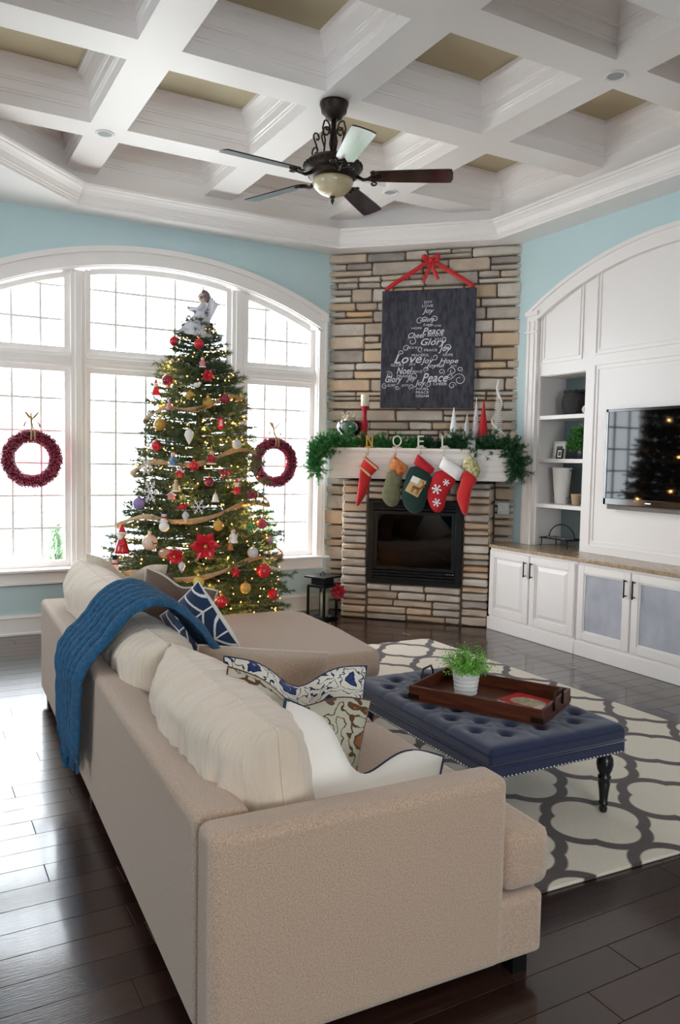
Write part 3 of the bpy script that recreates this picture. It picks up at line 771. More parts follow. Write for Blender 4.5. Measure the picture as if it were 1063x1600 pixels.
def smooth_poly(p, it=2):
    for _ in range(it):
        q = []
        for i in range(len(p)):
            a, b = p[i], p[(i+1) % len(p)]
            q += [(a[0]*.75+b[0]*.25, a[1]*.75+b[1]*.25), (a[0]*.25+b[0]*.75, a[1]*.25+b[1]*.75)]
        p = q
    return p
def puff(poly, d, y=0.0, it=1):
    """soft cloth slab: outline in (u,z), puffed out along y"""
    p = smooth_poly(poly, it) if it >= 0 else [q for i in range(len(poly)) for q in ((poly[i][0]*.93+poly[(i+1) % len(poly)][0]*.07, poly[i][1]*.93+poly[(i+1) % len(poly)][1]*.07), (poly[i][0]*.5+poly[(i+1) % len(poly)][0]*.5, poly[i][1]*.5+poly[(i+1) % len(poly)][1]*.5), (poly[i][0]*.07+poly[(i+1) % len(poly)][0]*.93, poly[i][1]*.07+poly[(i+1) % len(poly)][1]*.93))]; n = len(p); m = MB()
    cx = sum(a[0] for a in p)/n; cz = sum(a[1] for a in p)/n
    def sh(a, k): return (cx+(a[0]-cx)*k, cz+(a[1]-cz)*k)
    L = [(0.90, d*.5), (1.0, d*.16), (1.0, -d*.16), (0.90, -d*.5), (0.55, -d*.72)]
    vs = []; fs = []
    for k, yy in L: vs += [(sh(a, k)[0], y+yy, sh(a, k)[1]) for a in p]
    for j in range(4):
        for i in range(n): fs.append((j*n+i, j*n+(i+1) % n, (j+1)*n+(i+1) % n, (j+1)*n+i))
    vs.append((cx, y-d*.76, cz)); q = len(vs)-1
    fs += [(4*n+i, 4*n+(i+1) % n, q) for i in range(n)]; fs.append(tuple(range(n)))
    return m.add(vs, fs)
SY = -0.125
def stocking(lab, hang, body, cuff, mb_, mc, extra=None, loopm=None):
    hu, hz = hang; t = thing('christmas_stocking', lab, 'stocking', FW(hu, SY, hz), FROT, 'stockings hanging from the mantel')
    rel = lambda P: [(a-hu, b-hz) for a, b in P]
    puff(rel(body), 0.045, 0.0, 1).build('sock', mb_, t, smooth=True)
    puff(rel(cuff), 0.056, -0.002, -1).build('cuff', mc, t, smooth=True)
    ct = max(rel(cuff), key=lambda q: q[1])
    MB().tube([(ct[0]+.006, 0, ct[1]-0.012), (0.008, 0, -0.01), (0.0, 0.0, 0.004), (-0.006, 0.002, -0.01), (ct[0]-.004, 0, ct[1]-0.02)], 0.0035, 6).build('loop', loopm or mc, t, smooth=True)
    if extra: extra(t, rel)
    return t
def strip_on(a, b, w_, y, lo=0.0):
    """flat band from a to b in (u,z)"""
    A, B = Vector(a), Vector(b); n_ = Vector((-(B-A).y, (B-A).x)).normalized()*w_
    return MB().prism([tuple(A), tuple(B), tuple(B-n_), tuple(A-n_)], y-0.004, y+0.004, 'y')
M_beige = mat('beige_felt', '#c9b48e', 0.9)
M_olive = mat('olive_plaid', '#77785a', 0.9, var='#66674c', vscale=30, sheen=0.2)
M_dkgreen = mat('dark_green_felt', '#12352f', 0.9, sheen=0.2)
M_wfelt = mat('white_felt', '#f1eff0', 0.9, sheen=0.3)
def x1(t, rel):
    c = rel([(-0.41, 1.488), (-0.281, 1.388), (-0.362, 1.306), (-0.456, 1.384)])
    L = lambda a, b, k: (a[0]+(b[0]-a[0])*k, a[1]+(b[1]-a[1])*k)
    for k in (0.03, 0.80): strip_on(L(c[0], c[3], k), L(c[1], c[2], k), 0.018, -0.043).build('stripe', M_beige, t, label='beige stripe across the cuff')
stocking('red tapered stocking with beige cuff stripes, leftmost on the mantel', (-0.40, 1.525), [(-0.452, 1.40), (-0.345, 1.315), (-0.371, 1.246), (-0.381, 1.181), (-0.424, 1.104), (-0.473, 1.032), (-0.488, 1.058), (-0.476, 1.167), (-0.461, 1.287)],
         [(-0.41, 1.488), (-0.281, 1.388), (-0.362, 1.306), (-0.456, 1.384)], M_red, mat('bright_red_felt', '#cf2a2a', 0.85), x1, M_beige)
M_redgold = mat('red_gold_brocade', '#b8262a', 0.6, var='#d2a352', vscale=22)
stocking('olive stocking with a red and gold cuff, second from the left', (-0.135, 1.525), [(-0.187, 1.40), (-0.055, 1.325), (-0.098, 1.232), (-0.083, 1.147), (-0.103, 1.06), (-0.168, 1.039), (-0.224, 1.078), (-0.256, 1.141), (-0.238, 1.217)],
         [(-0.146, 1.497), (-0.016, 1.404), (-0.071, 1.312), (-0.193, 1.39)], M_olive, M_redgold, None, M_red)
def x3(t, rel):
    p = rel([(0.034, 1.327), (0.155, 1.279), (0.079, 1.136), (-0.037, 1.195)])
    MB().prism(p, -0.043, -0.036, 'y').build('patch', mat('tan_patch', '#cbb283', 0.9), t, bevel=0.002, label='tan picture patch with a brown reindeer')
    L = lambda a, b, k: (a[0]+(b[0]-a[0])*k, a[1]+(b[1]-a[1])*k)
    q = [p[0], L(p[0], p[1], .55), L(L(p[0], p[1], .55), L(p[3], p[2], .55), .35), L(p[0], p[3], .35)]
    MB().prism(q, -0.046, -0.043, 'y').build('snow_patch', M_wfelt, t)
    cx, cz = (p[0][0]+p[2][0])/2+.012, (p[0][1]+p[2][1])/2-.015; R = Matrix.Translation((cx, -0.046, cz)) @ Matrix.Rotation(0.38, 4, 'Y')
    m = MB(R); bm_ = 0.003
    m.prism([(-0.04, -0.01), (0.025, -0.012), (0.036, 0.004), (0.052, 0.028), (0.066, 0.03), (0.058, 0.046), (0.04, 0.044), (0.022, 0.014), (-0.038, 0.014)], 0, bm_, 'y')
    for x in (-0.038, -0.026, 0.010, 0.022): m.prism([(x, -0.008), (x+0.008, -0.008), (x+0.006, -0.05), (x, -0.05)], 0, bm_, 'y')
    for s_ in (-1, 1): m.tube([(0.045, 0.001, 0.044), (0.045+s_*0.014, 0.001, 0.066), (0.045+s_*0.010, 0.001, 0.084)], 0.003, 5); m.tube([(0.045+s_*.012, 0.001, 0.062), (0.045+s_*.028, 0.001, 0.074)], 0.0025, 5)
    m.build('reindeer', mat('reindeer_brown', '#8a4f2a', 0.9), t)
stocking('dark green stocking with a reindeer picture patch, middle of five', (0.09, 1.535), [(0.015, 1.44), (0.205, 1.345), (0.168, 1.206), (0.142, 1.10), (0.115, 1.015), (0.04, 0.985), (-0.03, 1.03), (-0.082, 1.15), (-0.045, 1.274)],
         [(0.064, 1.516), (0.216, 1.393), (0.191, 1.34), (0.029, 1.426)], M_dkgreen, mat('crimson_felt', '#b51d2b', 0.85), x3)
def x4(t, rel):
    for (u, z), r in zip(rel([(0.325, 1.274), (0.243, 1.214), (0.246, 1.098)]), (0.030, 0.044, 0.037)):
        m = MB()
        for k in range(6):
            a = PI*k/3+.2; M = Matrix.Translation((u, -0.038, z)) @ Matrix.Rotation(a, 4, 'Y')
            m.box(0, r*.75, -0.004, 0.004, -r*.13, r*.13, M); m.ball((r*.8, 0, 0), r*.23, 8, 6, (1, .3, 1), M)
        m.ball((u, -0.038, z), r*.3, 8, 6, (1, .3, 1)); m.build('snowflake', M_wfelt, t)
stocking('red stocking with white snowflakes and a white cuff, fourth from the left', (0.30, 1.525), [(0.243, 1.41), (0.42, 1.295), (0.358, 1.222), (0.322, 1.158), (0.315, 1.074), (0.285, 1.015), (0.243, 1.003), (0.194, 1.038), (0.154, 1.13), (0.158, 1.21)],
         [(0.293, 1.499), (0.474, 1.382), (0.424, 1.287), (0.248, 1.403)], mat('snow_red_felt', '#b81a26', 0.85), M_wfelt, x4)
M_dots = mat('cream_dotted_cuff', '#ded6ae', 0.9, var='#8d8a4d', vscale=45)
stocking('bright red velvet stocking with a cream dotted cuff, rightmost on the mantel', (0.525, 1.545), [(0.463, 1.40), (0.60, 1.32), (0.54, 1.227), (0.528, 1.123), (0.511, 0.997), (0.474, 0.995), (0.436, 1.078), (0.413, 1.14), (0.415, 1.192), (0.446, 1.277)],
         [(0.516, 1.518), (0.585, 1.452), (0.61, 1.385), (0.589, 1.312), (0.457, 1.408), (0.466, 1.475)], mat('red_velvet', '#cc1216', 0.7, sheen=0.5), M_dots)

# ---- things standing on the mantel
t = thing('glass_bowl', 'clear glass vase of ornaments at the left end of the mantel', 'vase', FW(-0.632, 0.12, ZM), FROT)
MB().lathe([(0.055, 0), (0.06, 0.006), (0.025, 0.02), (0.022, 0.06), (0.04, 0.085), (0.095, 0.12), (0.124, 0.18), (0.118, 0.245), (0.115, 0.245), (0.12, 0.18), (0.09, 0.125), (0.02, 0.09)], 32).build('bowl', glass('bowl_glass', '#e9f2ee', 2.5), t, smooth=True)
for k, (x, y, z, r, mm, l) in enumerate(((-0.045, -0.03, 0.12, 0.044, M_white, 'white ball ornament inside the glass vase'), (0.042, -0.045, 0.13, 0.040, mat('green_glossy', '#1f9a5a', 0.15, coat=.5), 'green ball ornament inside the glass vase'),
        (0.005, 0.035, 0.115, 0.034, M_redgloss, 'red ball ornament inside the glass vase'), (-0.005, -0.05, 0.185, 0.034, M_silver, 'silver ball ornament inside the glass vase'), (-0.03, 0.03, 0.17, 0.033, mat('pink_pearl', '#d9a3a8', 0.3), 'pink ball ornament inside the glass vase'))):
    o = thing('ball_ornament', l, 'ornament', FW(-0.632+x, 0.12+y, ZM+z+0.055), FROT); MB().ball((0, 0, 0), r, 16, 10).build('ball', mm, o, smooth=True); MB().lathe([(0.008, r*.95), (0.008, r*1.2), (0.002, r*1.22)], 8).build('cap', M_gold, o)
t = thing('berry_spray', 'pale gold berry spray rising from the glass vase on the mantel', 'berry spray', FW(-0.632, 0.12, ZM+0.235), FROT)
m = MB(); rr = random.Random(8); mt = MB()
for k in range(34):
    a = rr.uniform(0, 6.28); e = rr.uniform(0.2, 1.4); r = rr.uniform(.06, .13); p = Vector((math.cos(a)*math.cos(e)*r, math.sin(a)*math.cos(e)*r*.7, math.sin(e)*r*.75)); m.ball(p, rr.uniform(.006, .010), 8, 6); mt.tube([(0, 0, -0.02), p*.5+Vector((0, 0, .01)), p], 0.0018, 4)
m.build('berries', mat('gold_pearl', '#d9cda0', 0.35), t, smooth=True, kind='stuff'); mt.build('stems', M_silver, t, kind='stuff')
t = thing('candlestick', 'glittering red candlestick on the left of the mantel', 'candlestick', FW(-0.486, 0.12, ZM), FROT)
vlathe(t, 'stem', [(0.045, 0), (0.047, 0.012), (0.03, 0.02), (0.022, 0.05), (0.032, 0.09), (0.026, 0.14), (0.034, 0.20), (0.022, 0.26), (0.018, 0.30), (0.02, 0.34), (0.042, 0.372), (0.042, 0.38)], mat('red_glitter', '#b3182e', 0.3, 0.3, bump=0.6, bscale=160))
t = thing('pillar_candle', 'cream pillar candle on top of the red candlestick', 'candle', FW(-0.486, 0.12, ZM+0.381), FROT)
vlathe(t, 'wax', [(0.037, 0), (0.038, 0.10), (0.035, 0.108), (0.028, 0.100), (0.001, 0.098)], M_cream); MB().tube([(0, 0, 0.09), (0.002, 0, 0.118)], 0.002, 5).build('wick', M_black, t)
def cone_tree(lab, u, h, r, m_, kind='plain', y=0.12):
    t = thing('cone_tree', lab, 'decoration', FW(u, y, ZM), FROT, None)
    MB().lathe([(r*.8, 0), (r*.8, 0.012)], 16).build('base', M_white, t)
    if kind == 'plain':
        vlathe(t, 'cone', [(r, 0.012), (r*.98, 0.02), (0.004, h), (0.001, h+.003)], m_, 28)
    elif kind == 'brush':
        m = MB(); q = random.Random(2)
        for k in range(1500):
            f = q.random(); a = q.uniform(0, 6.28); rr_ = r*(1-f)+.004; p = Vector((0, 0, .02+f*(h-.03))); d = Vector((math.cos(a), math.sin(a), .35))*rr_*q.uniform(.85, 1.15); s = Vector((-math.sin(a), math.cos(a), 0))*.006
            m.add([p-s, p+s, p+d], [(0, 1, 2)])
        m.build('bristles', m_, t, kind='stuff', fixn=False); MB().lathe([(r*.62, 0.02), (r*.55, .05), (0.004, h-.03)], 20).build('core', m_, t, smooth=True); MB().tube([(0, 0, 0.01), (0, 0, h)], 0.004, 6).build('trunk', M_silver, t)
    else:
        n = 420; pts = [(0.85*r*(1-i/n)**.8*math.cos(i*.44), 0.85*r*(1-i/n)**.8*math.sin(i*.44), 0.012+h*i/n) for i in range(n)]
        MB().tube(pts, [0.0062-0.003*i/n for i in range(n)], 5).build('wire_coil', m_, t, smooth=True)
        pts = [(1.15*r*(1-i/60)**.8*math.cos(-i*.21+2), 1.15*r*(1-i/60)**.8*math.sin(-i*.21+2), 0.02+h*1.03*i/60) for i in range(61)]
        MB().tube(pts, 0.009, 6).build('beaded_garland', m_, t, smooth=True)
    return t
cone_tree('small smooth white cone tree, leftmost of the mantel cone trees', 0.335, 0.37, 0.058, mat('white_glitter', '#f4f4f6', 0.5, bump=.3, bscale=200))
cone_tree('short silver cone tree tucked beside the white bottle-brush tree', 0.462, 0.31, 0.050, mat('silver_glitter', '#bdbcbf', 0.35, 0.4, bump=.4, bscale=200), y=0.06)
cone_tree('white bottle-brush tree between the silver and the red cone trees', 0.528, 0.46, 0.072, mat('white_bristle', '#f2f1f3', 0.8), 'brush', y=0.16)
cone_tree('solid red cone tree on the mantel', 0.60, 0.43, 0.06, mat('red_glitter_cone', '#c01722', 0.6, bump=.5, bscale=180), y=0.10)
cone_tree('tall white wire spiral tree at the right end of the mantel', 0.722, 0.58, 0.065, mat('white_wire', '#e9e5de', 0.5), 'wire')

# ---- needle foliage generator
def needles(stems, per, nl, nw, seed=1, spread=0.75):
    """stems: array of (p0, p1); returns verts, n triangles"""
    g = np.random.default_rng(seed); S = np.array([s[0] for s in stems], float); T = np.array([s[1] for s in stems], float)
    n = len(S); idx = np.repeat(np.arange(n), per); f = g.random(n*per)
    d = T-S; L = np.linalg.norm(d, axis=1, keepdims=True); d = d/np.maximum(L, 1e-6)
    p = S[idx]+(T-S)[idx]*f[:, None]
    rv = g.normal(size=(n*per, 3)); dd = d[idx]; rv -= dd*(rv*dd).sum(1, keepdims=True); rv /= np.linalg.norm(rv, axis=1, keepdims=True)
    e = dd*(1-spread*.4)+rv*spread; e /= np.linalg.norm(e, axis=1, keepdims=True)
    l = nl*g.uniform(.7, 1.15, (n*per, 1)); sv = np.cross(e, g.normal(size=(n*per, 3))); sv /= np.linalg.norm(sv, axis=1, keepdims=True)
    V = np.stack([p-sv*nw, p+sv*nw, p+e*l], 1).reshape(-1, 3)
    return V
def tri_object(name, V, m_, parent, kind='stuff', label=None):
    n = len(V)//3; me = bpy.data.meshes.new(name); me.vertices.add(len(V)); me.vertices.foreach_set('co', V.astype(np.float32).ravel())
    me.loops.add(len(V)); me.loops.foreach_set('vertex_index', np.arange(len(V), dtype=np.int32))
    me.polygons.add(n); me.polygons.foreach_set('loop_start', np.arange(0, 3*n, 3, dtype=np.int32)); me.polygons.foreach_set('loop_total', np.full(n, 3, np.int32))
    me.update(calc_edges=True)
    return link(name, me, m_, parent, label=label, kind=kind)
def catmull(pts, n):
    pts = [Vector(p) for p in pts]; out = []; k = len(pts)-1
    for i in range(n+1):
        f = i/n*k; j = min(int(f), k-1); t = f-j
        p0, p1, p2, p3 = pts[max(j-1, 0)], pts[j], pts[j+1], pts[min(j+2, k)]
        out.append(.5*((2*p1)+(-p0+p2)*t+(2*p0-5*p1+4*p2-p3)*t*t+(-p0+3*p1-3*p2+p3)*t**3))
    return out
def garland_stems(path, n, length, seed, bias=(0, -.35, 0)):
    rr = random.Random(seed); P = catmull(path, 200); out = []
    for _ in range(n):
        i = rr.randrange(0, 200); p = P[i]; tan = (P[i+1]-P[max(0, i-1)]).normalized()
        d = (tan*rr.uniform(-.4, .8)+Vector((rr.gauss(0, .6), rr.gauss(0, .5), rr.gauss(0, .6)))+Vector(bias)).normalized()
        out.append((p, p+d*length*rr.uniform(.6, 1.15)))
    return out
t = thing('pine_garland', 'green pine garland lying along the mantel and hanging over both ends', 'garland', FW(0.05, -0.02, ZM+0.02), FROT)
oz = ZM+0.02
PL = [(-0.86, -0.10, 1.34-oz), (-0.87, -0.12, 1.44-oz), (-0.85, -0.10, 1.55-oz), (-0.78, -0.05, 1.60-oz), (-0.65, -0.03, 1.605-oz), (-0.45, 0.04, 1.62-oz), (-0.2, 0.08, 1.61-oz), (0.02, 0.08, 1.60-oz)]
PR = [(0.0, 0.08, 1.60-oz), (0.2, 0.09, 1.605-oz), (0.38, 0.05, 1.625-oz), (0.55, -0.02, 1.60-oz), (0.75, -0.02, 1.61-oz), (0.86, -0.06, 1.57-oz), (0.91, -0.10, 1.48-oz), (0.92, -0.11, 1.38-oz)]
sh = lambda P: [(a-0.05, b+0.02, c) for a, b, c in P]
sL = garland_stems(sh(PL[:5]), 320, 0.13, 1)+garland_stems(sh(PL[4:]), 170, 0.10, 21); sR = garland_stems(sh(PR[:3]), 110, 0.10, 2)+garland_stems(sh(PR[2:]), 330, 0.13, 22)
tri_object('left_foliage', needles(sL, 75, 0.034, 0.0022, 3), M_garland, t, label='bright green left half of the garland')
tri_object('right_foliage', needles(sR, 75, 0.034, 0.0022, 4), M_garland2, t, label='darker green right half of the garland')
MB().tube(catmull(sh(PL), 60)+catmull(sh(PR), 60)[1:], 0.006, 6).build('core_wire', M_bark, t)

# ---- chalkboard canvas with the word tree
def canvas():
    cu, cz0, cz1 = 0.059, 1.943, 3.011; hw = 0.43
    t = thing('canvas_sign', 'black chalkboard canvas with a tree made of white words', 'wall art', FW(cu, RY-0.03, cz0), FROT)
    M_chalk = mat('chalkboard_canvas', '#2f2f38', 0.85, var='#484852', vscale=12, bump=0.3, bscale=250, stretch=(3, 1, 1))
    H = cz1-cz0
    MB().box(-hw, hw, -0.045, -0.006, 0, H).build('panel', M_chalk, t, bevel=0.004)
    MB().box(-hw-0.001, -hw+0.004, -0.044, -0.006, 0.002, H-0.002).build('side_edge', mat('pale_canvas_edge', '#bdbcc0', 0.9), t, label='pale left canvas edge')
    # words: (text, centre x, centre z, width, height, slant); x,z measured from the canvas' lower left in canvas widths/heights
    sx = 2*hw/865.0; szz = H/1110.0                     # photograph crop units
    W = [('JOY', 540, 435, 78, 32, 0), ('LOVE', 537, 467, 100, 24, 0), ('Joy', 542, 518, 108, 60, .35), ('Glory', 545, 598, 120, 62, .35), ('HOPE', 440, 672, 95, 20, 0), ('JOY NOEL', 605, 656, 130, 20, 0),
         ('Peace', 595, 700, 200, 60, .35), ('Cheer', 445, 738, 165, 52, .35), ('BELIEVE', 615, 740, 145, 24, 0), ('Glory', 600, 812, 235, 84, .35), ('JOY', 640, 780, 70, 24, 0), ('JOY', 405, 858, 105, 28, 0), ('PEACE', 575, 880, 120, 22, 0), ('Joy', 705, 872, 120, 84, .35),
         ('PEACEFUL', 480, 926, 160, 24, 0), ('HOPE', 735, 928, 90, 24, 0), ('Love', 365, 958, 260, 86, .35), ('Joy', 545, 985, 120, 70, .35), ('Hope', 745, 990, 170, 60, .35), ('GLORY', 268, 1015, 130, 26, 0), ('JOY', 408, 1015, 66, 26, 0), ('Joyful', 620, 1030, 180, 50, .35),
         ('Noel', 335, 1070, 150, 66, .35), ('PEACE', 455, 1080, 90, 22, 0), ('JOY', 790, 1035, 60, 24, 0), ('PRAISE', 330, 1122, 130, 22, 0), ('Glory', 235, 1158, 160, 84, .35), ('Joy', 400, 1150, 90, 60, .35), ('Peace', 620, 1138, 240, 84, .35), ('Joy', 485, 1195, 105, 66, .35),
         ('GLORY', 215, 1208, 80, 24, 0), ('JOY', 345, 1212, 70, 26, 0), ('CHEER', 668, 1198, 130, 26, 0), ('NOEL', 510, 1243, 120, 24, 0), ('PEACE', 508, 1277, 120, 24, 0), ('DREAM', 508, 1311, 120, 24, 0), ('Love', 545, 640, 90, 24, .35)]
    objs = []
    for s_, x, y, w_, h_, sl in W:
        c = bpy.data.curves.new('txt', 'FONT'); c.body = s_; c.shear = sl; c.size = 1.0; c.resolution_u = 2; c.offset = 0.012 if sl else 0.006
        o = bpy.data.objects.new('txt', c); COL.objects.link(o); objs.append(o)
    bpy.context.view_layer.update(); dg = bpy.context.evaluated_depsgraph_get()
    m = MB()
    for o, (s_, x, y, w_, h_, sl) in zip(objs, W):
        me = o.evaluated_get(dg).to_mesh(); v = [p.co.copy() for p in me.vertices]; f = [tuple(p.vertices) for p in me.polygons]
        x0, x1 = min(p.x for p in v), max(p.x for p in v); y0, y1 = min(p.y for p in v), max(p.y for p in v)
        X = lambda p: (-hw+(x-108+w_*((p.x-x0)/(x1-x0)-.5))*sx); Z = lambda p: H-(y-312-h_*((p.y-y0)/(y1-y0)-.5))*szz
        m.add([(X(p), -0.0475, Z(p)) for p in v], f)
        bpy.data.objects.remove(o)
    # flourishes
    def curl(x, y, r, turns, dir_, a0, w_=3.2, tail=None):
        pts = []
        for i in range(26):
            k = i/25; a = a0+dir_*turns*2*PI*k; rr = r*(1-.72*k); pts.append((x+rr*math.cos(a), y+rr*math.sin(a)))
        if tail: pts = tail+pts
        vs = []; fs = []
        for i, p in enumerate(pts):
            a = Vector(pts[max(0, i-1)]); b = Vector(pts[min(len(pts)-1, i+1)]); d = (b-a).normalized(); n_ = Vector((-d.y, d.x))*w_*(.6+.4*math.sin(PI*i/len(pts)))
            for q in (Vector(p)+n_, Vector(p)-n_): vs.append((-hw+(q.x-108)*sx, -0.0478, H-(q.y-312)*szz))
            if i: fs.append((2*i-2, 2*i, 2*i+1, 2*i-1))
        m.add(vs, fs)
    for c in [(465, 605, 36, 1.2, -1, 0), (605, 590, 34, 1.3, 1, 2), (400, 795, 45, 1.1, 1, 3.6), (345, 860, 34, 1.1, -1, 0), (735, 860, 36, 1.2, 1, 2.5), (615, 945, 32, 1.1, -1, 3), (480, 870, 28, 1.1, 1, 1), (775, 1080, 40, 1.2, 1, 3), (845, 1065, 26, 1.2, -1, 1),
              (190, 1110, 36, 1.2, 1, 4), (150, 1215, 28, 1.2, -1, 5), (420, 1120, 34, 1.1, -1, 1), (845, 1160, 60, 1.3, 1, 3.4), (780, 1215, 36, 1.2, -1, 0), (405, 1225, 28, 1.2, 1, 2), (560, 1195, 30, 1.2, -1, 3), (300, 900, 26, 1.2, 1, 2), (680, 1085, 30, 1.2, -1, 1), (540, 1060, 28, 1.1, 1, 2), (270, 1230, 22, 1.1, 1, 0), (700, 780, 26, 1.1, 1, 1), (755, 1130, 30, 1.2, -1, 2)]:
        curl(*c)
    m.build('lettering', mat('chalk_white', '#d5d5dc', 0.9), t, fixn=False, kind='stuff')
    # red hanging ribbon with a bow
    M_rib = mat('red_satin_ribbon', '#c9151c', 0.4, sheen=.3)
    def rib(pts, w_, name='ribbon'):
        P = catmull(pts, 24); vs = []; fs = []
        for i, p in enumerate(P):
            d = (P[min(i+1, 24)]-P[max(i-1, 0)]).normalized(); n_ = Vector((-d.z, 0, d.x))*w_
            vs += [tuple(p+n_), tuple(p-n_)]
            if i: fs.append((2*i-2, 2*i, 2*i+1, 2*i-1))
        return MB().add(vs, fs).build(name, M_rib, t, solid=0.003, smooth=True)
    top = (0.015, -0.03, 1.335)
    rib([(-0.385, -0.022, H-0.01), (-0.375, -0.03, H+0.03), (-0.2, -0.03, 1.205), top], 0.02); rib([(0.39, -0.022, H-0.01), (0.38, -0.03, H+0.03), (0.2, -0.03, 1.215), top], 0.02)
    for s_ in (-1, 1):
        rib([(0.015, -0.035, 1.335), (0.015+s_*0.055, -0.06, 1.365), (0.015+s_*0.075, -0.05, 1.345), (0.015+s_*0.04, -0.035, 1.325), (0.015, -0.035, 1.332)], 0.014, 'bow_loop')
    rib([(0.012, -0.035, 1.335), (0.0, -0.05, 1.25), (-0.05, -0.05, 1.135)], 0.016, 'ribbon_tail'); rib([(0.02, -0.035, 1.335), (0.04, -0.05, 1.25), (0.085, -0.05, 1.15)], 0.016, 'ribbon_tail')
    MB().ball((0.015, -0.04, 1.335), 0.022, 10, 8).build('knot', M_rib, t, smooth=True)
canvas()
t = thing('switch_plate', 'silver switch plate on the stone right of the fireplace', 'switch', FW(0.783, RY-0.008, 0.985), FROT)
MB().box(-0.052, 0.052, -0.014, -0.006, 0, 0.105).build('plate', M_silver, t, bevel=0.002)
for x in (-0.026, 0.026): MB().box(x-0.011, x+0.011, -0.019, -0.014, 0.03, 0.075).build('rocker', mat('pale_rocker', '#e6e2dc', .4), t, bevel=0.002)
# ================================================================== CHRISTMAS TREE
TX, TY = 1.97, 5.80
TPROF = [(.15, .71), (.25, .70), (.45, .685), (.67, .66), (.98, .58), (1.47, .44), (2.0, .325), (2.37, .15), (2.6, .03)]
def trad(z): return float(np.interp(z, [p[0] for p in TPROF], [p[1] for p in TPROF]))
def tree():
    t = thing('christmas_tree', 'tall decorated green fir tree in front of the arched window', 'tree', (TX, TY, 0))
    MB().tube([(0, 0, 0.0), (0, 0, 1.2), (0.01, 0, 2.5)], [0.045, 0.03, 0.006], 10).build('trunk', M_bark, t, smooth=True)
    m = MB(); m.lathe([(0.13, 0.0), (0.13, 0.015), (0.07, 0.03), (0.06, 0.12), (0.05, 0.12)], 20); m.build('stand', M_black, t)
    g = random.Random(5); stems = []; wood = MB()
    z = 0.20
    while z < 2.46:
        R = trad(z); n = max(5, int(9+R*26)); ph0 = g.uniform(0, 6)
        for k in range(n):
            a = ph0+2*PI*k/n+g.uniform(-.2, .2); L = R*g.uniform(.82, 1.10); zz = z+g.uniform(-.03, .03)
            rise = 0.10*L+0.16*L*(z/2.4); d = Vector((math.cos(a), math.sin(a), 0)); B = Vector((0, 0, zz-0.05*L)); T = B+d*L+Vector((0, 0, rise-0.12*L))
            M1 = B.lerp(T, .55)+Vector((0, 0, -0.03*L))
            wood.tube([B, M1, T], [0.007, 0.005, 0.002], 4)
            side = Vector((-d.y, d.x, 0))
            stems.append((M1.lerp(T, .3), T))
            nt = max(4, int(L*26))
            for q in range(nt):
                f = .28+.72*(q+g.random())/nt; p = B.lerp(M1, f/.55) if f < .55 else M1.lerp(T, (f-.55)/.45)
                s_ = 1 if q % 2 else -1; tl = (0.05+0.13*(1-f)*min(1, L*2))*g.uniform(.7, 1.2)
                dirv = (d*.75+side*s_*g.uniform(.5, .9)+Vector((0, 0, g.uniform(-.25, .35)))).normalized()
                stems.append((p, p+dirv*tl))
        z += 0.052+0.03*R
    for k in range(26):
        a = g.uniform(0, 6.28); zz = g.uniform(2.36, 2.52); stems.append((Vector((0, 0, zz)), Vector((0.09*math.cos(a), 0.09*math.sin(a), zz+0.05))))
    wood.build('branches', M_bark, t, kind='stuff', fixn=False)
    V = needles(stems, 30, 0.040, 0.0024, 9, .7)
    tri_object('foliage', V, M_needle, t)
    return t
tree()
# string of warm lights
M_bulb = mat('warm_bulb', '#ffd9a0', 0.3, emit='#ffb65c', estr=2.2)
def lights():
    t = thing('string_lights', 'string of warm white lights wound around the fir tree', 'string lights', (TX, TY, 0))
    g = random.Random(17); mb = MB(); mw = MB(); pts = []
    n = 620; 
    for i in range(n):
        f = i/n; z = 0.22+2.2*(f**1.35); a = f*2*PI*17+g.uniform(-.12, .12); r = trad(z)*g.uniform(.80, 1.0)
        p = Vector((r*math.cos(a), r*math.sin(a), z+g.uniform(-.03, .03))); pts.append(p)
        s = 0.0062*g.uniform(.85, 1.2)
        mb.add([p+Vector(q)*s for q in ((1, 0, 0), (-1, 0, 0), (0, 1, 0), (0, -1, 0), (0, 0, 1), (0, 0, -1))], [(0, 2, 4), (2, 1, 4), (1, 3, 4), (3, 0, 4), (2, 0, 5), (1, 2, 5), (3, 1, 5), (0, 3, 5)])
    mb.build('bulbs', M_bulb, t, kind='stuff', fixn=False)
    mw.tube([p*Vector((.97, .97, 1)).x if False else Vector((p.x*.97, p.y*.97, p.z)) for p in pts], 0.0015, 3); mw.build('wire', mat('green_wire', '#1d2f1c', .6), t)
lights()
def string_glow():
    # the string's own light: every so many bulbs one small warm lamp
    g = random.Random(23)
    for k in range(44):
        f = (k+.5)/44; z = 0.25+1.9*f**1.4; a = -PI/2+math.radians(g.uniform(-110, 110)); r = trad(z)*.86
        l = bpy.data.lights.new('string_lamp', 'POINT'); l.energy = 0.42; l.color = (1.0, 0.52, 0.17); l.shadow_soft_size = .008
        o = bpy.data.objects.new('string_lamp', l); COL.objects.link(o); o.location = (TX+r*math.cos(a), TY+r*math.sin(a), z)
string_glow()
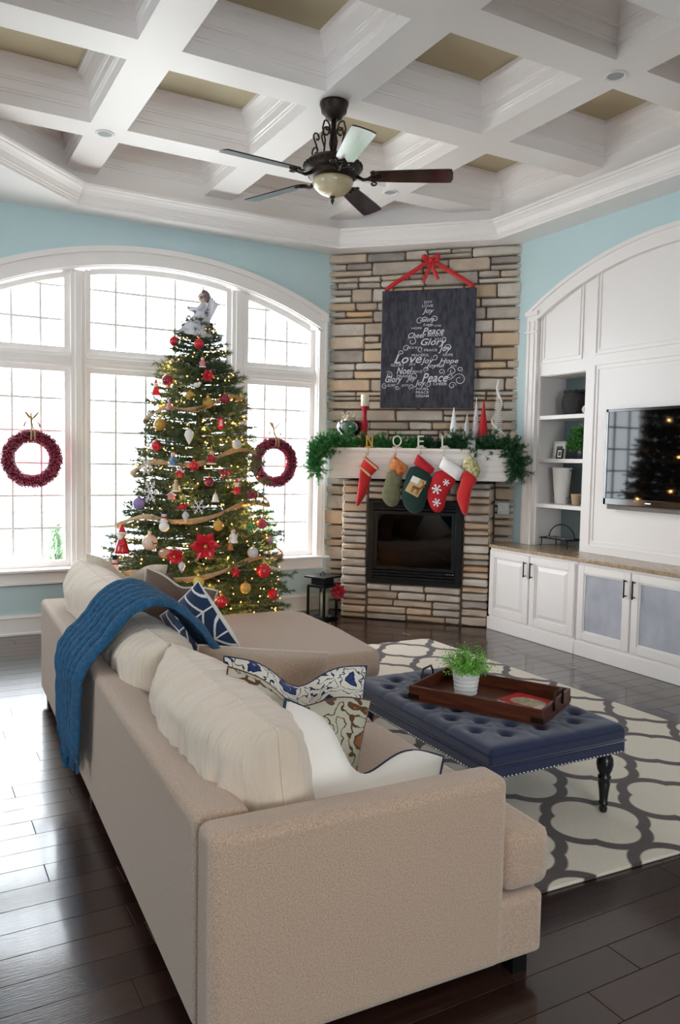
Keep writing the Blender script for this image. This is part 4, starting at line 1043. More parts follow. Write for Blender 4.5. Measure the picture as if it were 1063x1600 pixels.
# burlap ribbon wound round the tree
def ribbon():
    t = thing('burlap_ribbon', 'tan burlap ribbon wound in swags around the fir tree', 'ribbon', (TX, TY, 0))
    n = 420; vs = []; fs = []
    for i in range(n+1):
        f = i/n; z = 0.55+1.45*f; a = math.radians(-200)+2*PI*3.7*f; sw = math.sin(a*4)
        r = trad(z)*(0.95-0.06*sw)+0.005; zz = z+0.03*sw; h = 0.016*(1+.3*math.sin(a*9))
        tw = .5*math.sin(a*5)
        vs += [(r*math.cos(a)-tw*.02*math.cos(a), r*math.sin(a)-tw*.02*math.sin(a), zz-h), ((r+.01)*math.cos(a)+tw*.02*math.cos(a), (r+.01)*math.sin(a)+tw*.02*math.sin(a), zz+h)]
        if i: fs.append((2*i-2, 2*i, 2*i+1, 2*i-1))
    MB().add(vs, fs).build('ribbon', M_burlap, t, solid=0.002, smooth=True)
ribbon()
# ornaments: (kind, azimuth deg, height, size, colour, label)
CM = {}
def cm(c, rough=0.22, coat=0.4):
    k = (c, rough)
    if k not in CM: CM[k] = mat('ornament_'+c.lstrip('#'), c, rough, coat=coat)
    return CM[k]
R_, PK, MR, GD, WH, GN, SV, BL = '#cf2030', '#d9808a', '#8e2038', '#c79a45', '#f1ece4', '#1f9a4a', '#c9c9cc', '#6d86a6'
ORN = [('ball', -173.5, 2.307, .036, R_, 'small red ball on the left at the tree top'), ('ball', -108.3, 2.279, .038, R_, 'small red ball just below the angel, right of centre'),
 ('flower', -96.6, 2.042, .048, R_, 'red rose ornament on the upper right of the tree'), ('ball', -148.8, 2.001, .040, MR, 'maroon ball at the upper left of the tree'),
 ('santa', -167.8, 1.951, .075, R_, 'red capped figure at the upper left edge of the tree'), ('ball', -117.9, 1.891, .033, GD, 'gold ball on the upper middle of the tree'),
 ('ball', -98.4, 1.842, .040, GD, 'larger gold ball right of the upper middle'), ('ball', -77.9, 1.879, .036, MR, 'dark red ball at the upper right edge of the tree'),
 ('lantern', -85.8, 1.704, .085, R_, 'tall red lantern-shaped ornament at the right'), ('ball', -149.3, 1.682, .046, GD, 'big gold ball at the left of the tree'),
 ('drop', -117.1, 1.604, .085, WH, 'white teardrop ornament hanging in the middle of the tree'), ('bird', -110.8, 1.967, .05, WH, 'white dove ornament near the top'),
 ('bell', -140.9, 1.823, .045, PK, 'pink bell ornament at the upper left'), ('figure', -103.0, 2.144, .06, PK, 'small pink figure ornament below the two top red balls'),
 ('figure', -130.2, 1.441, .085, BL, 'blue-grey figure ornament left of the white teardrop'), ('house', -123.2, 1.337, .06, R_, 'red house ornament left of centre'),
 ('figure', -96.9, 1.459, .08, R_, 'red and white doll ornament right of centre'), ('snowman', -131.4, 1.0, .085, WH, 'white snowman ornament at the left of the tree'),
 ('santa', -77.1, 1.242, .07, R_, 'white-bearded santa head ornament at the right'), ('mitten', -61.6, 1.195, .06, MR, 'dark red mitten pair at the right edge of the tree'),
 ('ball', -58.2, .975, .038, '#d8486a', 'bright pink ball at the right edge'), ('drop', -52.0, .848, .06, '#a98aa0', 'mauve drop ornament at the far right edge'),
 ('star', -70.3, .956, .06, GN, 'green star ornament at the right'), ('flower', -104.0, .839, .105, R_, 'large red poinsettia in the lower middle of the tree'),
 ('ball', -139.8, .856, .055, '#e3c3ad', 'large pale peach ball at the lower left'), ('santa', -165.5, .849, .13, R_, 'large red santa ornament at the lower left edge'),
 ('flower', -122.0, .769, .065, R_, 'red blossom ornament left of the big poinsettia'), ('disc', -128.5, .786, .07, '#b98a68', 'brown oval picture ornament at the lower left'),
 ('flake', -146.9, 1.201, .085, SV, 'large silver snowflake at the left'), ('flake', -157.2, 1.377, .07, SV, 'silver snowflake at the far left above the large one'),
 ('bell', -95.8, 1.171, .055, WH, 'white bell ornament right of centre'), ('house', -128.2, 1.18, .055, PK, 'pink house ornament left of centre'),
 ('ball', -156.0, 1.118, .045, '#8a78b0', 'lilac ball at the left edge'), ('bird', -119.2, 1.105, .055, R_, 'red cardinal ornament in the middle of the tree'),
 ('flake', -108.1, 1.106, .06, SV, 'small silver snowflake right of the red cardinal'), ('drop', -116.9, 1.041, .06, SV, 'silver drop below the red cardinal'),
 ('ball', -65.2, .645, .052, R_, 'shiny red ball at the lower right edge'), ('star', -85.8, .655, .06, R_, 'red star at the lower right'),
 ('ball', -79.9, .539, .04, GD, 'gold ball at the lower right beneath the red star'), ('ball', -58.1, .468, .038, R_, 'small red ball at the bottom right edge'),
 ('figure', -85.2, .911, .08, WH, 'white angel figure above the right end of the ribbon'), ('bell', -87.9, .835, .05, '#c5743a', 'orange bell ornament right of the poinsettia'),
 ('snowman', -167.1, .649, .10, WH, 'white snowman at the bottom left edge of the tree'), ('drop', -117.7, .701, .06, SV, 'silver drop in the lower middle below the red blossom'),
 ('ball', -95.1, .978, .038, GD, 'gold ball above the poinsettia'), ('bow', -86.4, 1.348, .06, R_, 'red bow ornament at the right of the tree'),
 ('figure', -125.4, 1.258, .07, '#cdb089', 'beige angel figure under the red house ornament'), ('ball', -112.1, 1.391, .036, R_, 'red ball beside the red and white doll'),
 ('ball', -70, 1.55, .036, SV, 'silver ball at the right edge halfway up'), ('ball', -100, 1.28, .034, MR, 'maroon ball in the middle above the white bell'), ('ball', -150, 1.53, .036, R_, 'red ball at the left above the snowflakes'),
 ('ball', -108, .60, .04, '#d9b65a', 'yellow gold ball low in the middle'), ('ball', -95, .46, .042, R_, 'red ball at the very bottom middle'), ('ball', -72, .78, .04, SV, 'silver ball right of the orange bell')]
def ornament(kind, az, z, s, c, lab):
    a = math.radians(az); r = trad(z)+0.02; loc = (TX+r*math.cos(a), TY+r*math.sin(a), z)
    t = thing(kind+'_ornament', lab, 'ornament', loc, a+PI/2)     # local -y points outwards
    mm = cm(c)
    def hook(top): MB().tube([(0, 0, top), (0, 0, top+0.012), (0, 0.012, top+0.03)], 0.0015, 4).build('hook', M_gold, t)
    if kind == 'ball':
        MB().ball((0, 0, 0), s, 16, 10).build('ball', mm, t, smooth=True); MB().lathe([(s*.26, s*.94), (s*.26, s*1.2), (s*.05, s*1.22)], 10).build('cap', M_gold, t); hook(s*1.2)
    elif kind == 'drop':
        MB().lathe([(.002, -s*.75), (s*.25, -s*.35), (s*.42, s*.05), (s*.33, s*.35), (s*.1, s*.55), (.002, s*.6)], 14).build('drop', mm, t, smooth=True); hook(s*.6)
    elif kind == 'bell':
        MB().lathe([(s*.55, -s*.55), (s*.42, -s*.35), (s*.33, s*.1), (s*.2, s*.45), (.002, s*.55)], 16).build('bell', mm, t, smooth=True); MB().ball((0, 0, -s*.5), s*.14, 8, 6).build('clapper', M_gold, t); hook(s*.55)
    elif kind == 'flower':
        m = MB()
        for lay_, n, sc_, tl in ((0, 6, 1, .15), (1, 6, .7, .45), (2, 5, .42, .9)):
            for k in range(n):
                M = Matrix.Rotation(2*PI*k/n+lay_*.5, 4, 'Y'); L = s*sc_
                m.grid(lambda u, v, L=L, tl=tl: (v*L, -tl*L*v*v-.1*s*lay_+.12*L*abs(u-.5), (u-.5)*2*L*.38*math.sin(PI*min(1, v*.9+.1))), 4, 4, M)
        m.build('petals', mm, t, smooth=True); MB().ball((0, -s*.35, 0), s*.16, 8, 6).build('centre', M_gold, t, smooth=True)
    elif kind in ('santa', 'figure'):
        MB().lathe([(s*.40, -s*.7), (s*.42, -s*.6), (s*.22, s*.05), (s*.15, s*.15)], 14).build('body', mm, t, smooth=True)
        MB().ball((0, 0, s*.32), s*.22, 12, 8).build('head', cm('#e6c3a8', .6, 0), t, smooth=True)
        for q in (-1, 1): MB().tube([(q*s*.17, 0, s*.05), (q*s*.36, -s*.06, -s*.15), (q*s*.22, -s*.2, -s*.28)], [s*.09, s*.08, s*.07], 7).build('arm', mm, t, smooth=True)
        if kind == 'santa':
            MB().lathe([(s*.24, s*.40), (s*.22, s*.46), (s*.06, s*.85), (.002, s*.9)], 12).build('hat', mm, t, smooth=True); MB().ball((0, -s*.12, s*.20), s*.2, 10, 8, (1, .7, 1)).build('beard', cm(WH, .8, 0), t, smooth=True)
            MB().tube([(s*.24*math.cos(q), s*.24*math.sin(q), s*.42) for q in [2*PI*i/14 for i in range(14)]], s*.06, 6, closed=True).build('hat_trim', cm(WH, .8, 0), t, smooth=True)
        else:
            MB().ball((0, s*.04, s*.38), s*.23, 12, 8, (1, .9, .9)).build('hair', cm('#7a5a3a', .7, 0), t, smooth=True); MB().lathe([(s*.43, -s*.7), (s*.44, -s*.62), (s*.40, -s*.56)], 14).build('hem', cm(WH, .7, 0), t)
        hook(s*.55)
    elif kind == 'snowman':
        MB().ball((0, 0, -s*.4), s*.42, 14, 10).ball((0, 0, s*.12), s*.31, 14, 10).ball((0, 0, s*.52), s*.22, 12, 8).build('body', cm(WH, .7, 0), t, smooth=True)
        MB().lathe([(s*.3, s*.66), (s*.3, s*.69), (s*.17, s*.69), (s*.17, s*.95), (.002, s*.95)], 12).build('hat', cm('#22262a', .7, 0), t); MB().tube([(s*.22*math.cos(q), s*.22*math.sin(q), s*.36) for q in [2*PI*i/14 for i in range(14)]], s*.07, 6, closed=True).build('scarf', cm(R_, .8, 0), t, smooth=True)
        MB().lathe([(s*.05, 0), (.001, s*.2)], 6, Matrix.Translation((0, -s*.2, s*.52)) @ Matrix.Rotation(PI/2, 4, 'X')).build('nose', cm('#d9792a', .7, 0), t)
    elif kind == 'lantern':
        MB().lathe([(.002, -s*.62), (s*.16, -s*.5), (s*.3, -s*.3), (s*.3, s*.2), (s*.16, s*.38), (.002, s*.5)], 8).build('body', mm, t); MB().lathe([(s*.31, -s*.06), (s*.33, -s*.03), (s*.31, 0)], 8, cap=False).build('band', M_gold, t); hook(s*.5)
    elif kind == 'house':
        m = MB(); m.prism([(-s*.4, -s*.5), (s*.4, -s*.5), (s*.4, s*.1), (0, s*.4), (-s*.4, s*.1)], -s*.25, s*.25, 'y'); m.build('walls', mm, t, bevel=.002)
        m = MB(); m.prism([(-s*.5, s*.05), (0, s*.43), (s*.5, s*.05), (s*.5, s*.13), (0, s*.53), (-s*.5, s*.13)], -s*.3, s*.3, 'y'); m.build('roof', cm(WH, .8, 0), t); MB().box(-s*.1, s*.1, -s*.28, -s*.25, -s*.5, -s*.15).build('door', M_gold, t); hook(s*.5)
    elif kind == 'bird':
        MB().ball((0, 0, 0), s*.4, 12, 8, (1.3, .8, .9)).ball((s*.42, 0, s*.28), s*.23, 10, 8).build('body', mm, t, smooth=True); MB().prism([(-s*.4, 0), (-s*.95, s*.18), (-s*.9, -s*.08), (-s*.4, -s*.15)], -s*.1, s*.1, 'y').build('tail', mm, t); MB().lathe([(s*.07, 0), (.001, s*.2)], 6, Matrix.Translation((s*.62, 0, s*.28)) @ Matrix.Rotation(PI/2, 4, 'Y')).build('beak', M_gold, t)
        MB().ball((-s*.05, -s*.3, s*.05), s*.28, 10, 6, (1.2, .3, .7)).build('wing', mm, t, smooth=True)
    elif kind == 'mitten':
        for q in (-1, 1):
            puff([(q*s*.55-s*.3, -s*.7), (q*s*.55+s*.3, -s*.7), (q*s*.55+s*.36, s*.1), (q*s*.55, s*.45), (q*s*.55-s*.36, s*.1)], s*.3, 0, 2).build('mitten', mm, t, smooth=True)
        hook(s*.4)
    elif kind == 'star':
        P = [((s*.8 if k % 2 == 0 else s*.36)*math.sin(2*PI*k/10), (s*.8 if k % 2 == 0 else s*.36)*math.cos(2*PI*k/10)) for k in range(10)]
        m = MB(); vs = [(p[0], 0, p[1]) for p in P]+[(0, -s*.28, 0), (0, s*.28, 0)]; m.add(vs, [(k, (k+1) % 10, 10) for k in range(10)]+[((k+1) % 10, k, 11) for k in range(10)]); m.build('star', mm, t); hook(s*.8)
    elif kind == 'disc':
        MB().ball((0, 0, 0), s*.7, 18, 8, (1, .18, .75)).build('plaque', mm, t, smooth=True); MB().tube([(s*.68*math.cos(q), -s*.03, s*.5*math.sin(q)) for q in [2*PI*i/24 for i in range(24)]], s*.06, 6, closed=True).build('rim', cm('#8e5a3a'), t, smooth=True); hook(s*.5)
    elif kind == 'flake':
        m = MB()
        for k in range(6):
            M = Matrix.Rotation(PI*k/3, 4, 'Y'); m.box(0, s*.95, -.003, .003, -s*.05, s*.05, M)
            for f in (.45, .7):
                for q in (-1, 1): m.box(0, s*.32*(1.3-f), -.0025, .0025, -s*.035, s*.035, M @ Matrix.Translation((s*f, 0, 0)) @ Matrix.Rotation(q*PI/3, 4, 'Y'))
        m.build('arms', mm, t); MB().ball((0, 0, 0), s*.14, 8, 6, (1, .5, 1)).build('hub', mm, t, smooth=True); hook(s*.95)
    elif kind == 'bow':
        m = MB()
        for q in (-1, 1): m.tube([(0, 0, 0), (q*s*.5, -s*.15, s*.35), (q*s*.8, -s*.1, s*.05), (q*s*.45, -s*.12, -s*.12), (0, 0, 0)], s*.09, 6); m.tube([(0, 0, 0), (q*s*.25, -s*.1, -s*.45), (q*s*.4, -s*.1, -s*.8)], s*.08, 6)
        m.build('loops', mm, t, smooth=True); MB().ball((0, -s*.05, 0), s*.15, 8, 6).build('knot', mm, t, smooth=True)
for o_ in ORN: ornament(*o_)
# angel on the tree top, turned to the left
t = thing('tree_topper', 'pale angel tree topper in a silvery gown leaning over the tree top', 'tree topper', (TX-0.02, TY-0.02, 2.40), 0, None, (0, -0.22, PI*0.94))
M_gown = mat('silver_white_gown', '#e2dee6', 0.6, sheen=.4, bump=.3, bscale=40)
MB().grid(lambda u, v: ((0.105*(1-v)**.8+0.03+0.009*math.sin(u*2*PI*11)*(1-v))*math.cos(2*PI*u)-0.01*v, (0.105*(1-v)**.8+0.03+0.009*math.sin(u*2*PI*11)*(1-v))*math.sin(2*PI*u), -0.06+0.21*v), 66, 10, closeu=True).build('gown', M_gown, t, smooth=True)
MB().grid(lambda u, v: ((0.03+.018*math.sin(v*PI))*math.cos(2*PI*u)-.01, (0.034+.02*math.sin(v*PI))*math.sin(2*PI*u), 0.14+0.07*v), 20, 6, closeu=True).build('bodice', M_gown, t, smooth=True)
M_skin = mat('porcelain_skin', '#e2c3b4', 0.5)
m = MB(); m.ball((0.015, 0, 0.255), 0.036, 16, 12, (1, .9, 1.15)); m.ball((0.052, 0, 0.252), 0.006, 8, 6); m.tube([(-.005, 0, .2), (0.008, 0, .235)], 0.014, 8); m.build('head', M_skin, t, smooth=True)
for q in (-1, 1): MB().ball((0.046, q*0.013, 0.263), 0.004, 8, 6).build('eye', M_black, t)
m = MB(); g_ = random.Random(3)
for k in range(70):
    a = g_.uniform(0.9, 5.4); e = g_.uniform(-.5, 1.5); m.ball((0.010+0.040*math.cos(a)*math.cos(e), 0.040*math.sin(a)*math.cos(e), 0.26+0.044*math.sin(e)), 0.012, 6, 5)
m.build('hair', mat('taupe_curls', '#8d7a78', .8), t, smooth=True)
for q in (-1, 1):
    MB().grid(lambda u, v, q=q: (-0.035-0.05*u*v-0.02*u, q*(0.02+0.075*u*math.sin(PI*(.15+.75*v))), 0.09+0.19*v-0.05*u+0.008*math.sin(u*26)*v), 12, 12).build('wing', M_gown, t, solid=0.004, smooth=True)
for q in (-1, 1): MB().tube([(0.0, q*0.045, 0.195), (0.035, q*0.06, 0.15), (0.085, q*0.03, 0.145)], [0.018, 0.016, 0.011], 8).build('arm', M_gown, t, smooth=True)
MB().ball((0.10, 0, 0.15), 0.014, 8, 6).build('hands', M_skin, t, smooth=True)

# ================================================================== WREATHS
M_berry = mat('dark_red_berries', '#a02c48', 0.35, island=0.5, coat=.3)
def wreath(x, lab):
    t = thing('berry_wreath', lab, 'wreath', (x, 6.655, 1.415), 0, 'berry wreaths hanging in the side windows')
    R, r = 0.180, 0.052; m = MB(); g = random.Random(12)
    MB().tube([(R*math.cos(a), 0, R*math.sin(a)) for a in [2*PI*i/40 for i in range(40)]], r*.86, 10, closed=True).build('core', mat('wreath_core', '#4d1524', .9), t, smooth=True)
    for k in range(2700):
        a = g.uniform(0, 2*PI); b = g.uniform(0, 2*PI); q = r*g.uniform(.95, 1.03); rr = R+q*math.cos(b); p = Vector((rr*math.cos(a), q*math.sin(b), rr*math.sin(a))); s = 0.0062*g.uniform(.8, 1.2)
        m.add([p+Vector(v)*s for v in ((1, 0, 0), (-1, 0, 0), (0, 1, 0), (0, -1, 0), (0, 0, 1), (0, 0, -1))], [(0, 2, 4), (2, 1, 4), (1, 3, 4), (3, 0, 4), (2, 0, 5), (1, 2, 5), (3, 1, 5), (0, 3, 5)])
    m.build('berries', M_berry, t, kind='stuff', fixn=False)
    def rib(pts, w_, name):
        P = catmull(pts, 20); vs = []; fs = []
        for i, p in enumerate(P):
            vs += [(p.x-w_, p.y, p.z), (p.x+w_, p.y, p.z)]
            if i: fs.append((2*i-2, 2*i, 2*i+1, 2*i-1))
        MB().add(vs, fs).build(name, M_burlap, t, solid=0.002, smooth=True)
    for dx in (-0.013, 0.013): rib([(dx, -0.05, R-0.03), (dx, -0.062, R), (dx*.8, -0.045, R+0.045), (dx*.3, 0.0, R+0.075), (0, 0.03, R+0.13), (0, 0.05, R+0.19)], 0.007, 'hanging_ribbon')
    for q, h in ((-1, .11), (1, .15)):
        rib([(0, 0.02, R+0.13), (q*0.03, -0.01, R+0.17), (q*0.05, 0.0, R+0.19), (q*0.015, 0.02, R+0.14)], 0.008, 'bow_loop'); rib([(0, 0.02, R+0.13), (q*0.045, 0.0, R+0.11), (q*0.06, 0.0, R+0.07)], 0.007, 'bow_tail')
    MB().box(-0.006, 0.006, 0.04, 0.11, R+0.18, R+0.195).build('hook', M_silver, t)
    return t
wreath(0.893, 'dark red berry wreath in the left window, left of the fir tree')
wreath(2.995, 'dark red berry wreath in the right window, between the fir tree and the chimney')

# ================================================================== LANTERN BY THE HEARTH
LX, LY, LR = 3.315, 6.27, 0.42
t = thing('lantern', 'black metal candle lantern on the floor left of the stone hearth', 'lantern', (LX, LY, 0.0), LR)
s_ = 0.092
m = MB(); m.box(-s_-.012, s_+.012, -s_-.012, s_+.012, 0.0, 0.022); m.box(-s_, s_, -s_, s_, 0.022, 0.032); m.build('base', M_black, t, bevel=.003)
for a in (-1, 1):
    for b in (-1, 1): MB().box(a*s_-.009, a*s_+.009, b*s_-.009, b*s_+.009, 0.032, 0.30).build('post', M_black, t)
m = MB(); m.box(-s_-.008, s_+.008, -s_-.008, s_+.008, 0.30, 0.325); m.box(-s_*.8, s_*.8, -s_*.8, s_*.8, 0.325, 0.385)
m.build('hood', M_black, t, bevel=.003)
m = MB(); m.box(-s_-.03, s_+.03, -s_-.03, s_+.03, 0.385, 0.402); m.build('roof', M_black, t, bevel=.003)
MB().tube([(0.03*math.cos(a), 0, 0.402+.035*math.sin(a)) for a in [PI*i/10 for i in range(11)]], .004, 6).build('ring', M_black, t, smooth=True)
gl = glass('lantern_glass', '#eef2f0')
for q in (-1, 1):
    MB().add([(-s_+.009, q*s_, .032), (s_-.009, q*s_, .032), (s_-.009, q*s_, .30), (-s_+.009, q*s_, .30)], [(0, 1, 2, 3)]).build('pane', gl, t, fixn=False); MB().add([(q*s_, -s_+.009, .032), (q*s_, s_-.009, .032), (q*s_, s_-.009, .30), (q*s_, -s_+.009, .30)], [(0, 1, 2, 3)]).build('pane', gl, t, fixn=False)
c_ = thing('pillar_candle', 'white pillar candle standing inside the black lantern', 'candle', (LX+0.015, LY-0.01, 0.033))
vlathe(c_, 'wax', [(0.036, 0), (0.036, 0.215), (0.030, 0.22), (0.001, 0.212)], M_cream); MB().tube([(0, 0, .21), (0, 0, .232)], .002, 5).build('wick', M_black, c_)
c_ = thing('poinsettia_pick', 'dark red poinsettia pick tied on the front of the black lantern', 'decoration', (LX+0.075, LY-0.165, 0.275), -0.49)
m = MB()
for lay_, n, sc_, tl in ((0, 7, .075, .1), (1, 6, .055, .45), (2, 5, .035, .9)):
    for k in range(n):
        M = Matrix.Rotation(2*PI*k/n+lay_*.5, 4, 'Y')
        m.grid(lambda u, v, sc_=sc_, tl=tl: (v*sc_, -tl*sc_*v*v-.008*lay_+.1*sc_*abs(u-.5), (u-.5)*2*sc_*.36*math.sin(PI*min(1, v*.9+.1))), 4, 5, M)
m.build('petals', mat('crimson_petals', '#a51530', .6, island=.3), c_, smooth=True, fixn=False); MB().ball((0, -.03, 0), .010, 8, 6).build('centre', M_gold, c_, smooth=True)
# ================================================================== RUG
def rug_material():
    m = bpy.data.materials.new('trellis_rug'); m.use_nodes = True; nt = m.node_tree; N = nt.nodes; L = nt.links; b = N['Principled BSDF']; b.inputs['Roughness'].default_value = 0.95; b.inputs['Sheen Weight'].default_value = .2
    tc = N.new('ShaderNodeTexCoord'); sp = N.new('ShaderNodeSeparateXYZ'); L.new(tc.outputs['Object'], sp.inputs[0])
    def math_(op, a, b_=None, c=None):
        n = N.new('ShaderNodeMath'); n.operation = op
        for i, v in enumerate((a, b_, c)):
            if v is None: continue
            if isinstance(v, (int, float)): n.inputs[i].default_value = v
            else: L.new(v, n.inputs[i])
        return n.outputs[0]
    P, A, RR = 0.455, 0.085, 0.110
    def quatre(ox, oy):
        x = math_('SUBTRACT', math_('PINGPONG', math_('ADD', sp.outputs[0], 45.5+ox), P/2), 0.0); y = math_('PINGPONG', math_('ADD', sp.outputs[1], 45.5+oy), P/2)
        # pingpong folds to the first quadrant around each motif centre
        def circ(cx, cy):
            dx = math_('SUBTRACT', x, cx); dy = math_('SUBTRACT', y, cy); return math_('SUBTRACT', math_('SQRT', math_('ADD', math_('MULTIPLY', dx, dx), math_('MULTIPLY', dy, dy))), RR)
        return math_('MINIMUM', circ(A, 0), math_('MINIMUM', circ(0, A), math_('ADD', circ(0, 0), 0.02)))
    q0 = quatre(0, 0); band = 0.024
    d = math_('SUBTRACT', band, math_('ABSOLUTE', math_('SUBTRACT', q0, band)))      # dark ring just outside each quatrefoil
    mr = N.new('ShaderNodeMapRange'); mr.inputs['From Min'].default_value = -0.004; mr.inputs['From Max'].default_value = 0.004; L.new(d, mr.inputs['Value'])
    nz = N.new('ShaderNodeTexNoise'); nz.inputs['Scale'].default_value = 160; L.new(tc.outputs['Object'], nz.inputs['Vector'])
    mx = N.new('ShaderNodeMix'); mx.data_type = 'RGBA'; mx.inputs[6].default_value = lin('#e6dac9'); mx.inputs[7].default_value = lin('#4a3c39'); L.new(mr.outputs[0], mx.inputs[0])
    mx2 = N.new('ShaderNodeMix'); mx2.data_type = 'RGBA'; mx2.blend_type = 'MULTIPLY'; mx2.inputs[0].default_value = .25; L.new(mx.outputs[2], mx2.inputs[6]); L.new(nz.outputs['Fac'], mx2.inputs[7])
    L.new(mx2.outputs[2], b.inputs['Base Color'])
    bp = N.new('ShaderNodeBump'); bp.inputs['Strength'].default_value = .4; bp.inputs['Distance'].default_value = .01; L.new(nz.outputs['Fac'], bp.inputs['Height']); L.new(bp.outputs['Normal'], b.inputs['Normal'])
    return m
t = thing('area_rug', 'large beige rug with a dark brown quatrefoil trellis pattern', 'rug', (2.42, 2.19, 0))
MB().prism([(1.20, 1.935), (3.80, 1.80), (3.72, 5.19), (1.20, 5.26)], 0.001, 0.013).build('pile', rug_material(), t, world=True, bevel=.004)
# ================================================================== SOFA
SO = Vector((0.585, 1.62, 0)); SA = -0.034
def SW(s, q, z=0): return (SO.x+math.cos(SA)*s-math.sin(SA)*q, SO.y+math.sin(SA)*s+math.cos(SA)*q, z)
M_sofa = mat('beige_linen', '#c8ac96', 0.92, var='#ab8f7a', vscale=230, bump=0.5, bscale=330, sheen=.45, spec=.2)
t = thing('sectional_sofa', 'beige linen sectional sofa with a chaise, seen from behind', 'sofa', tuple(SO), SA)
M_cush = mat('light_linen', '#d8cab8', 0.9, var='#cebfab', vscale=120, bump=.25, bscale=300, sheen=.5, spec=.2)
M_back = mat('rumpled_linen', '#dac6b3', 0.9, bump=0.9, bscale=1.0, stretch=(13, 1.9, 3), bdist=.04, sheen=.35, spec=.2)
def soft(name, poly_or_box, m_, bev, parent=t, seg=4):
    mb = MB()
    if len(poly_or_box) == 6: mb.box(*poly_or_box)
    else: mb.prism(poly_or_box[0], *poly_or_box[1])
    return mb.build(name, m_, parent, bevel=bev, seg=seg)
soft('back', (0.0, 0.145, 0.117, 3.27, 0.06, 0.60), M_sofa, .028)
soft('arm', (0.0, 0.845, 0.0, 0.115, 0.062, 0.60), M_sofa, .028)
soft('base', (0.146, 0.985, 0.006, 1.945, 0.064, 0.245), M_sofa, .018)
soft('chaise_base', (0.146, 1.58, 1.947, 3.268, 0.064, 0.245), M_sofa, .018)
soft('seat_cushion', ([(0.16, 0.118), (0.852, 0.118), (0.852, 0.012), (1.02, 0.012), (1.02, 1.03), (0.16, 1.03)], (0.248, 0.425)), M_sofa, .042)
soft('seat_cushion', ([(0.16, 1.032), (1.02, 1.032), (1.02, 1.94), (0.16, 1.94)], (0.248, 0.425)), M_sofa, .042)
soft('chaise_cushion', ([(0.16, 1.948), (1.54, 1.948), (1.62, 2.05), (1.67, 2.6), (1.67, 3.12), (1.60, 3.26), (0.16, 3.26)], (0.248, 0.43)), M_sofa, .055)
for s_, q in ((0.05, 0.05), (0.93, 0.06), (0.05, 3.2), (1.5, 3.2), (1.5, 2.0), (0.05, 1.7)): MB().prism([(s_-.025, q-.025), (s_+.025, q-.025), (s_+.025, q+.025), (s_-.025, q+.025)], 0.0, 0.064).build('foot', M_blackwood, t)
# piping along the seat cushion edge facing the room
MB().tube([(1.018, 0.05, 0.40), (1.018, 1.0, 0.40)], .004, 6).build('piping', M_sofa, t, smooth=True)

def pillow(name, lab, cat, M, w_, h_, T, mats, pinch=0.06, dent=0.0, wrinkle=0.0, boxy=2.2, piping=None, back=None, group=None, n=30, seed=0, parts=True):
    """w_ along local x, h_ along local y, thickness T along local z; faces +z / -z. M: local->world"""
    loc = M.to_translation(); t = thing(name, lab, cat, tuple(loc), 0, group, tuple(M.to_euler())); 
    rnd = Vector((seed*7.3, seed*3.1, 0))
    def edge(u, v):                         # u,v in -1..1
        x = u*w_/2*(1-pinch*(1-abs(v)**2)*1.0*abs(u)); y = v*h_/2*(1-pinch*(1-abs(u)**2)*abs(v))
        if dent: y -= dent*math.exp(-(u/.38)**2)*(.5+.5*v)**1.3
        return x, y
    def surf(sgn):
        def f(a, b):
            u, v = 2*a-1, 2*b-1; x, y = edge(u, v)
            k = max(0.0, (1-abs(u)**boxy)*(1-abs(v)**boxy))**.5
            z = T/2*k*(1-.5*dent/h_*2*math.exp(-(u/.35)**2)*(.5+.5*v)) if dent else T/2*k
            if wrinkle:
                q = Vector((u*1.3+rnd.x, v*1.1+rnd.y, sgn)); fold = 1-2*abs(noise.noise(Vector((u*8+1.2*v+rnd.x, v*1.3+rnd.y, sgn*3)))); z += wrinkle*k**.5*(.7*fold+.7*noise.noise(q*2.3)+.25*noise.noise(Vector((u*22+rnd.x, v*5, sgn))))
            return (x, y, sgn*z)
        return f
    def uvmap(o):
        me = o.data; ul = me.uv_layers.new(name='UVMap'); k = n+1
        uv = [((i % k)/n, (i//k)/n) for i in range(len(me.vertices))]
        for lp in me.loops: ul.data[lp.index].uv = uv[lp.vertex_index]
    o = MB().grid(surf(1), n, n).build('front_cover', mats, t, smooth=True, fixn=False); uvmap(o)
    mb = MB().grid(surf(-1), n, n); mb.f = [f[::-1] for f in mb.f]; o = mb.build('back_cover', back or mats, t, smooth=True, fixn=False); uvmap(o)
    pts = []
    for k in range(4*n):
        s_, i = divmod(k, n); f = -1+2*i/n; u, v = ((f, -1), (1, f), (-f, 1), (-1, -f))[s_]; x, y = edge(u, v); pts.append((x, y, 0))
    MB().tube(pts, 0.0055 if piping else 0.003, 6, closed=True).build('piping' if piping else 'seam', piping or (back or mats), t, smooth=True)
    return t
SM = Matrix.Translation(SO) @ Matrix.Rotation(SA, 4, 'Z')
def place(s_, q, z, yaw=0.0, tilt=0.0, roll=0.0):
    """pillow face: local x runs along the sofa back (q), local y up, local z towards +s; yaw about z, tilt leans the top back, roll in its plane"""
    B = Matrix(((0, 0, 1, 0), (1, 0, 0, 0), (0, 1, 0, 0), (0, 0, 0, 1)))     # x->q, y->z, z->s
    return SM @ Matrix.Translation((s_, q, z)) @ Matrix.Rotation(yaw, 4, 'Z') @ Matrix.Rotation(-tilt, 4, 'Y') @ B @ Matrix.Rotation(roll, 4, 'Z')
grp = 'loose back cushions along the sofa'
